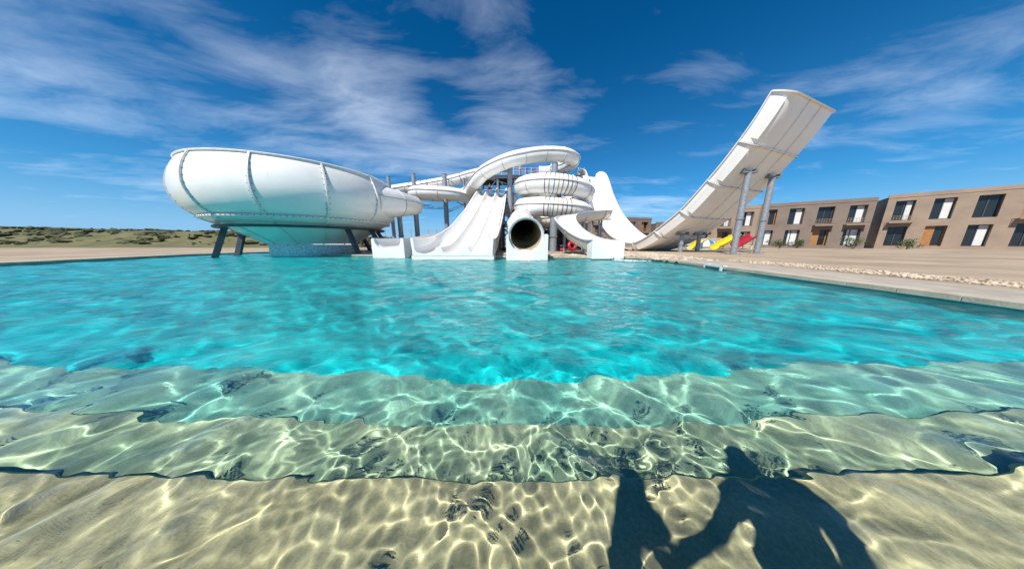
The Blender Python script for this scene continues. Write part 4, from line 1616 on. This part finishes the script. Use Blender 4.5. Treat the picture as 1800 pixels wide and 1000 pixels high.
def building(loc, rz, w, d, h, floors, bays, label, m, wood_at=(), name='hotel_block'):
    root = empty(name, loc, label, 'building', None, 0)
    x0, y0, z0 = loc
    rcur = random.Random(int(x0 * 10))
    objs = []
    fh = h / floors
    bw = w / bays
    wallmb = MB()
    th = .35
    for fl_ in range(floors):
        for b in range(bays):
            a0, a1 = b * bw, (b + 1) * bw
            zz = fl_ * fh
            o0, o1, q0, q1 = a0 + bw * .24, a0 + bw * .78, zz + .5, zz + fh - .55
            for (xa, xb, za, zb) in ((a0, o0, zz, zz + fh), (o1, a1, zz, zz + fh), (o0, o1, zz, q0), (o0, o1, q1, zz + fh)):
                wallmb.box(((xa + xb) / 2, th / 2, (za + zb) / 2), (xb - xa, th, zb - za))
            wd = (fl_, b) in wood_at
            fr = MB()
            for (xa, xb, za, zb) in ((o0, o0 + .12, q0, q1), (o1 - .12, o1, q0, q1), (o0 + .12, o1 - .12, q0, q0 + .1), (o0 + .12, o1 - .12, q1 - .1, q1), ((o0 + o1) / 2 - .05, (o0 + o1) / 2 + .05, q0 + .1, q1 - .1)):
                fr.box(((xa + xb) / 2, th + .2, (za + zb) / 2), (xb - xa, .12, zb - za))
            f_ = ('window', fr, M['wood'] if wd else M['dark'])
            pn = MB().box(((o0 + o1) / 2, th + .24, (q0 + q1) / 2), (o1 - o0, .03, q1 - q0))
            tp = MB().box((o0 + (o1 - o0) * .27, th + .1, (q0 + q1) / 2), ((o1 - o0) * .5, .06, q1 - q0)) if wd else None
            cw = rcur.choice((0, .3, .45, .6)) * (o1 - o0)
            cu = MB().box((o1 - .12 - cw / 2, th + .215, (q0 + q1) / 2), (cw, .015, q1 - q0 - .2)) if cw and not wd else None
            ba = None
            if fl_ > 0 and rcur.random() < .7:
                ba = MB().box(((o0 + o1) / 2, -.45, zz + .12), (o1 - o0 + .5, .9, .16))
                for z_ in (.55, .85, 1.1):
                    ba.box(((o0 + o1) / 2, -.86, zz + .12 + z_), (o1 - o0 + .5, .04, .04))
                for q_ in range(9):
                    ba.box((o0 - .23 + (o1 - o0 + .46) * q_ / 8, -.86, zz + .7), (.03, .03, 1.0))
            objs.append((f_, pn, tp, cu, ba))
            # reveals
            wallmb.box((o0 - .02, th + .3, (q0 + q1) / 2), (.04, .6, q1 - q0)).box((o1 + .02, th + .3, (q0 + q1) / 2), (.04, .6, q1 - q0))
    wallmb.box((.15, d / 2 + th / 2, h / 2), (.3, d - th, h)).box((w - .15, d / 2 + th / 2, h / 2), (.3, d - th, h)).box((w / 2, d - .15, h / 2), (w - .62, .3, h))
    mtx = Matrix.Translation(Vector(loc)) @ Matrix.Rotation(rz, 4, 'Z')

    def place(mb, nm, mt, par):
        mb.v = [tuple(mtx @ Vector(p)) for p in mb.v]
        return mb.build(nm, mt, par)
    place(wallmb, 'wall', m, root)
    rf = place(MB().box((w / 2, d / 2, h + .1), (w + .1, d + .1, .2)), 'roof', m, root)
    place(MB().box((w / 2, .1, h + .4), (w + .1, .2, .4)), 'parapet', m, rf)
    place(MB().box((w * .7, d * .5, h + .55), (w * .16, d * .2, .7)), 'roof_plant', M['grey'], rf)
    for (nm, fr, mt), pn, tp, cu, ba in objs:
        wi = place(fr, nm, mt, root)
        place(pn, 'pane', M['glass'], wi)
        if tp:
            place(tp, 'timber_shutter', M['wood'], wi)
        if cu:
            place(cu, 'curtain', M['twhite'], wi)
        if ba:
            place(ba, 'balcony', M['wallcol2'], root)
    return root


building((31.0, 61, .1), R(12), 8.2, 8, 7.2, 2, 2, 'brown flat-roofed hotel block with orange shutter beyond the half-pipe valley', M['wallcol'], ((1, 1), (0, 0)))
building((42.5, 66, .1), R(-6), 9, 8, 6.4, 2, 3, 'low brown hotel block half hidden behind the rising half-pipe', M['wallcol'])
building((37.5, 46, .1), R(-18), 10, 9, 7.4, 2, 3, 'brown hotel block with dark openings behind the tee-capped posts', M['wallcol2'], ((0, 1),))
building((50, 46, .1), R(-32), 14, 9, 8.0, 2, 4, 'long brown hotel block to the right behind the stone wall', M['wallcol'], ((1, 0), (0, 2)))
building((66, 40, .1), R(-48), 16, 10, 8.6, 2, 5, 'farthest right brown hotel block with rows of windows', M['wallcol2'], ((1, 3), (0, 1)))
building((20.5, 60, .1), R(4), 8, 7, 6.2, 2, 2, 'brown block with orange shutter seen through the tower legs', M['wallcol'], ((1, 0), (0, 1)))

# rubble stone wall, stone by stone
root = empty('stone_wall', (33, 39.5, GZ), 'pale rubble stone garden wall behind the play slides', 'wall')
rs = random.Random(21)
MB().box((39.0, 40.05, .95), (10.6, .3, 1.7)).build('wall_core', M['stone'], root)
z = GZ
row = 0
while z < 1.85:
    hh = rs.uniform(.26, .36)
    x = 33.6
    while x < 44.2:
        ww = rs.uniform(.32, .62)
        jx = [rs.uniform(-.04, .04) for _ in range(8)]
        q = [(x + .02 + jx[0], z + .02), (x + ww - .02 + jx[1], z + .02 + jx[4] * .5), (x + ww - .02 + jx[2], z + hh - .02), (x + .02 + jx[3], z + hh - .02 + jx[5] * .5)]
        mb = MB()
        pro = rs.uniform(.05, .12)
        cxm, czm = x + ww / 2, z + hh / 2
        vs = [(a, 39.92, b) for a, b in q] + [(cxm + (a - cxm) * .82, 39.9 - pro, czm + (b - czm) * .8) for a, b in q]
        mb.add(vs, [(4, 5, 6, 7), (0, 1, 5, 4), (1, 2, 6, 5), (2, 3, 7, 6), (3, 0, 4, 7)]).build('stone', M['pebble'], root)
        x += ww
    z += hh
    row += 1


def chute(name, pts, rad, m, label, legs, group=None):
    root = empty(name, (pts[-1][0], pts[-1][1], GZ), label, 'play slide', group)
    P = catmull(pts, .25)
    T, S, N = frames(P)
    v, f = shell(P, S, N, rad, rad - .06, np.linspace(PI - R(85), PI + R(85), 14), False)
    MB().add(v, f).build('chute', m, root, True)
    for s in (-1, 1):
        Q = P + S * s * rad
        v, f = sweep_rail(Q, S * s, N, .0, .14, .12)
        MB().add(v, f).build('side_rail', m, root, True)
    for x, y, z in legs:
        MB().cyl((x, y, GZ), (x, y, z), .06, n=8).build('leg', M['railing'], root, True)
    return root


chute('play_slide', [(31.4, 36.2, 1.9), (30.2, 35.6, 1.35), (28.6, 34.6, .85), (27.2, 33.6, .62)], .55, M['yellow'], 'low yellow play slide in front of the blue and white dome', ((31.2, 36.1, 1.4), (29.3, 35.0, .5)), 'play slides')
chute('play_slide', [(36.2, 35.8, 2.4), (34.4, 35.2, 1.7), (32.4, 34.2, 1.05), (30.6, 33.2, .7)], .62, M['yellow'], 'long yellow play slide in front of the stone wall', ((36, 35.7, 1.9), (33.4, 34.7, .8)), 'play slides')
chute('play_slide', [(39.0, 35.6, 2.6), (37.4, 35.0, 2.0), (35.6, 34.2, 1.4), (34.2, 33.6, 1.0)], .7, M['red'], 'dark red play slide right of the yellow ones', ((38.8, 35.5, 2.0), (36.4, 34.6, 1.1)), 'play slides')
chute('play_slide', [(30.6, 39.4, 2.9), (31.6, 38.9, 2.5), (32.4, 39.4, 2.1), (32.2, 40.2, 1.7), (31.3, 40.2, 1.3), (30.9, 39.3, .95), (31.4, 38.2, .7)], .5, M['blue'], 'curly blue play slide behind the half-pipe posts', ((30.6, 39.5, 2.5), (32.3, 39.8, 1.5)), 'play slides')

root = empty('dome_shade', (34.0, 38.6, GZ), 'blue and white striped dome beside the curly blue slide', 'dome')
for k in range(10):
    a0, a1 = 2 * PI * k / 10, 2 * PI * (k + 1) / 10
    vs, fs = [], []
    nr = 8
    for j in range(nr):
        e = PI / 2 * j / (nr - 1)
        for i in range(4):
            a = a0 + (a1 - a0) * i / 3
            vs.append((34.0 + 1.5 * math.cos(e) * math.cos(a), 38.6 + 1.5 * math.cos(e) * math.sin(a), .45 + 1.25 * math.sin(e)))
    for j in range(nr - 1):
        for i in range(3):
            fs.append((j * 4 + i, j * 4 + i + 1, j * 4 + 5 + i, j * 4 + 4 + i))
    MB().add(vs, fs).build('gore', M['blue'] if k % 2 else M['railing'], root, True, 80)
MB().cyl((34.0, 38.6, GZ), (34.0, 38.6, .5), 1.3, n=20).build('drum', M['railing'], root, True)


def lounger(x, y, rz, z=GZ):
    mtx = Matrix.Translation((x, y, z)) @ Matrix.Rotation(rz, 4, 'Z')
    out = []

    def mk(mb, nm, m):
        mb.v = [tuple(mtx @ Vector(p)) for p in mb.v]
        out.append((mb, nm, m))
    mk(MB().box((0, -.28, .3), (1.9, .05, .06)).box((0, .28, .3), (1.9, .05, .06)).box((-.93, 0, .3), (.05, .51, .06)).box((.93, 0, .3), (.05, .51, .06)), 'frame', M['railing'])
    mk(MB().box((-.32, 0, .335), (1.2, .5, .02)), 'sling', M['twhite'])
    mk(MB().add([(.28, -.26, .34), (.28, .26, .34), (.85, .26, .72), (.85, -.26, .72), (.30, -.26, .31), (.30, .26, .31), (.87, .26, .69), (.87, -.26, .69)],
                [(0, 1, 2, 3), (7, 6, 5, 4), (0, 4, 5, 1), (1, 5, 6, 2), (2, 6, 7, 3), (3, 7, 4, 0)]), 'backrest', M['twhite'])
    for sx in (-.8, .8):
        for sy in (-.25, .25):
            mk(MB().box((sx, sy, .15), (.05, .05, .29)), 'leg', M['railing'])
    return out


for i, (x, y, a, lab) in enumerate(((18.3, 33.6, 1.2, 'white sun lounger in the half-pipe shade, leftmost of the row'), (20.0, 33.3, 1.1, 'white sun lounger in the half-pipe shade, second from left'),
                                    (21.7, 33.0, 1.3, 'white sun lounger in the half-pipe shade, third from left'), (23.4, 32.8, 1.15, 'white sun lounger in the half-pipe shade, fourth from left'),
                                    (25.6, 32.6, .3, 'bottom white lounger of the stack behind the near tee-capped post'))):
    rt = empty('sun_lounger', (x, y, GZ), lab, 'sun lounger', 'loungers behind the half-pipe')
    for mb, nm, m in lounger(x, y, a):
        mb.build(nm, m, rt)
for k, lab in ((1, 'second white lounger up in the stack behind the near tee-capped post'), (2, 'top white lounger of the stack behind the near tee-capped post')):
    rt = empty('sun_lounger', (25.6, 32.6, GZ + .42 * k), lab, 'sun lounger', 'loungers behind the half-pipe')
    for mb, nm, m in lounger(25.6, 32.6, .3, GZ + .42 * k):
        mb.build(nm, m, rt)


def swim_ring(x, y, z, tilt, rz, m, label):
    mb = MB()
    a_, b_ = 26, 12
    mtx = Matrix.Translation((x, y, z)) @ Matrix.Rotation(rz, 4, 'Z') @ Matrix.Rotation(tilt, 4, 'X')
    vs = []
    for i in range(a_):
        for j in range(b_):
            u, v = 2 * PI * i / a_, 2 * PI * j / b_
            vs.append(tuple(mtx @ Vector(((.45 + .2 * math.cos(v)) * math.cos(u), (.45 + .2 * math.cos(v)) * math.sin(u), .2 * math.sin(v)))))
    fs = [(i * b_ + j, ((i + 1) % a_) * b_ + j, ((i + 1) % a_) * b_ + (j + 1) % b_, i * b_ + (j + 1) % b_) for i in range(a_) for j in range(b_)]
    o = mb.add(vs, fs).build('swim_ring', m, None, True, 80)
    mb = MB().cyl(tuple(mtx @ Vector((.62, -.12, .08))), tuple(mtx @ Vector((.62, .12, .08))), .03, n=8)
    mb.build('handle', M['railing'], o)
    return tag(o, label, 'swim ring', 'rings under the tower')


swim_ring(6.2, 27.6, GZ + .2, 0, 0, M['red'], 'red swim ring lying flat at the bottom of the pile under the spiral')
swim_ring(6.25, 27.65, GZ + .6, 0, 1, M['rubber'], 'black swim ring lying on the red one under the spiral')
swim_ring(7.6, 27.8, GZ + .66, R(75), .3, M['red'], 'red swim ring leaning upright right of the pile under the spiral')
swim_ring(4.0, 29.2, GZ + .66, R(80), -.4, M['tblue'], 'blue swim ring leaning upright behind the stout post')
swim_ring(-.9, 30.5, GZ + .2, 0, .7, M['rubber'], 'black swim ring lying flat beside the lane slide columns')


# ------------------------------------------------------------------ shrubs along the buildings and bank
def shrub(x, y, z, rad, h, seed, label):
    rr = np.random.default_rng(seed)
    root = empty('shrub', (x, y, z), label, 'shrub', 'green shrubs')
    mb = MB()
    for k in range(5):
        a = rr.uniform(0, 6.28)
        mb.cyl((x, y, z - .05), (x + rad * .5 * math.cos(a), y + rad * .5 * math.sin(a), z + h * .6), .04, .015, 6)
    mb.build('stem', M['brownwood'], root)
    mb = MB()
    cl = [(rr.normal(0, rad * .42), rr.normal(0, rad * .42), rr.uniform(.25, .85) * h, rr.uniform(.25, .45) * rad) for _ in range(14)]
    for k in range(900):
        c = cl[rr.integers(len(cl))]
        d = rr.normal(0, 1, 3)
        d /= np.linalg.norm(d)
        p = np.array((x + c[0], y + c[1], z + c[2])) + d * c[3] * rr.uniform(.6, 1.1)
        if p[2] < z + .02:
            continue
        u = rr.normal(0, 1, 3)
        u /= np.linalg.norm(u)
        w = np.cross(u, d)
        w /= np.linalg.norm(w) + 1e-6
        l_, b_ = rr.uniform(.10, .2), rr.uniform(.03, .06)
        mb.add([p - u * l_ / 2, p + w * b_, p + u * l_ / 2, p - w * b_], [(0, 1, 2, 3)])
    mb.build('foliage', M['leaf'], root)


for i, (x, y, z, rad, h, lab) in enumerate(((47.0, 38.6, .1, 1.3, 1.9, 'green shrub right of the stone wall end'), (52.5, 40.5, .1, 1.1, 1.5, 'low green shrub in front of the long hotel block'), (57.5, 37.0, .1, 1.4, 2.1, 'big green shrub at the corner of the long hotel block'),
                                            (63.0, 35.0, .1, 1.1, 1.6, 'green shrub before the farthest hotel block'), (29.6, 57.5, .1, 1.3, 1.8, 'green shrub before the block beyond the half-pipe valley'),
                                            (-31.5, 41.5, .1, 1.2, 1.5, 'green shrub on the bank left of the bowl'), (-37.5, 39.0, .1, 1.5, 2.0, 'large green shrub far left of the bowl'), (-12.6, 43.2, .1, 1.0, 1.2, 'low green shrub behind the tall posts'))):
    shrub(x, y, z, rad, h, 40 + i, lab)

# ------------------------------------------------------------------ scrub on the far banks
r = np.random.default_rng(77)
sp = []
cen = [(r.uniform(-185, -6), r.uniform(.1, .6)) for _ in range(150)]
for k in range(1700):
    c = cen[r.integers(150)]
    x = min(-5.0, c[0] + r.normal(0, 2.2))
    y = 44 + 60 * min(.62, max(.08, c[1] + r.normal(0, .025)))
    t = min((y - 44) / 60 * 2.2, 1)
    hz = (2.6 + .5 * math.sin(x * .05) + max(0, (-x - 60) * .035)) * (3 * t * t - 2 * t ** 3)
    q = .12 + .8 * r.uniform(0, 1) ** 2.2
    sp.append((x, y, GZ + hz + q * .2, q * r.uniform(.8, 1.6), q * r.uniform(.8, 1.6), q * r.uniform(.45, .8)))
for k in range(700):
    x = r.uniform(0, 200)
    y = 72 + 80 * r.uniform(.1, .5)
    q = r.uniform(.3, .9)
    sp.append((x, y, GZ + 1.6 + q * .2, q * r.uniform(.8, 1.6), q, q * r.uniform(.5, .9)))
scatter('scrub', sp, mat('scrub', (.10, .105, .045), .95, .25, 1.6, 1.0, 7, tint=(.03, .04, .015)), 'low dry scrub covering the banks behind the park', 'scrub', 12, .7)

# ------------------------------------------------------------------ pump house in the shade under the tower
root = empty('pump_house', (6.5, 40.5, GZ), 'dark timber pump house in the shade under the tower', 'shed')
for k in range(30):
    x = 1.0 + .37 * k
    if 8 <= k <= 10 or 19 <= k <= 22:
        MB().box((x + .185, 39.2, 2.75), (.35, .06, .9)).build('board', M['brownwood'], root)
        continue
    MB().box((x + .185, 39.2 + (.015 if k % 2 else 0), 1.65), (.35, .06, 3.1)).build('board', M['brownwood'], root)
for x in (1.0, 12.1):
    MB().box((x, 40.6, 1.65), (.08, 2.7, 3.1)).build('side_wall', M['brownwood'], root)
MB().box((6.55, 41.95, 1.65), (11.1, .08, 3.1)).build('back_wall', M['brownwood'], root)
MB().box((6.55, 40.55, 3.28), (11.6, 3.2, .12)).build('roof', M['dark'], root)
for x, w in ((4.55, 1.0), (8.8, 1.4)):
    d_ = MB().box((x, 39.55, 1.2), (w, .05, 2.1)).build('door', M['dark'], root)
    MB().cyl((x + w * .35, 39.52, 1.1), (x + w * .35, 39.44, 1.1), .04, n=8).build('handle', M['galv'], d_)
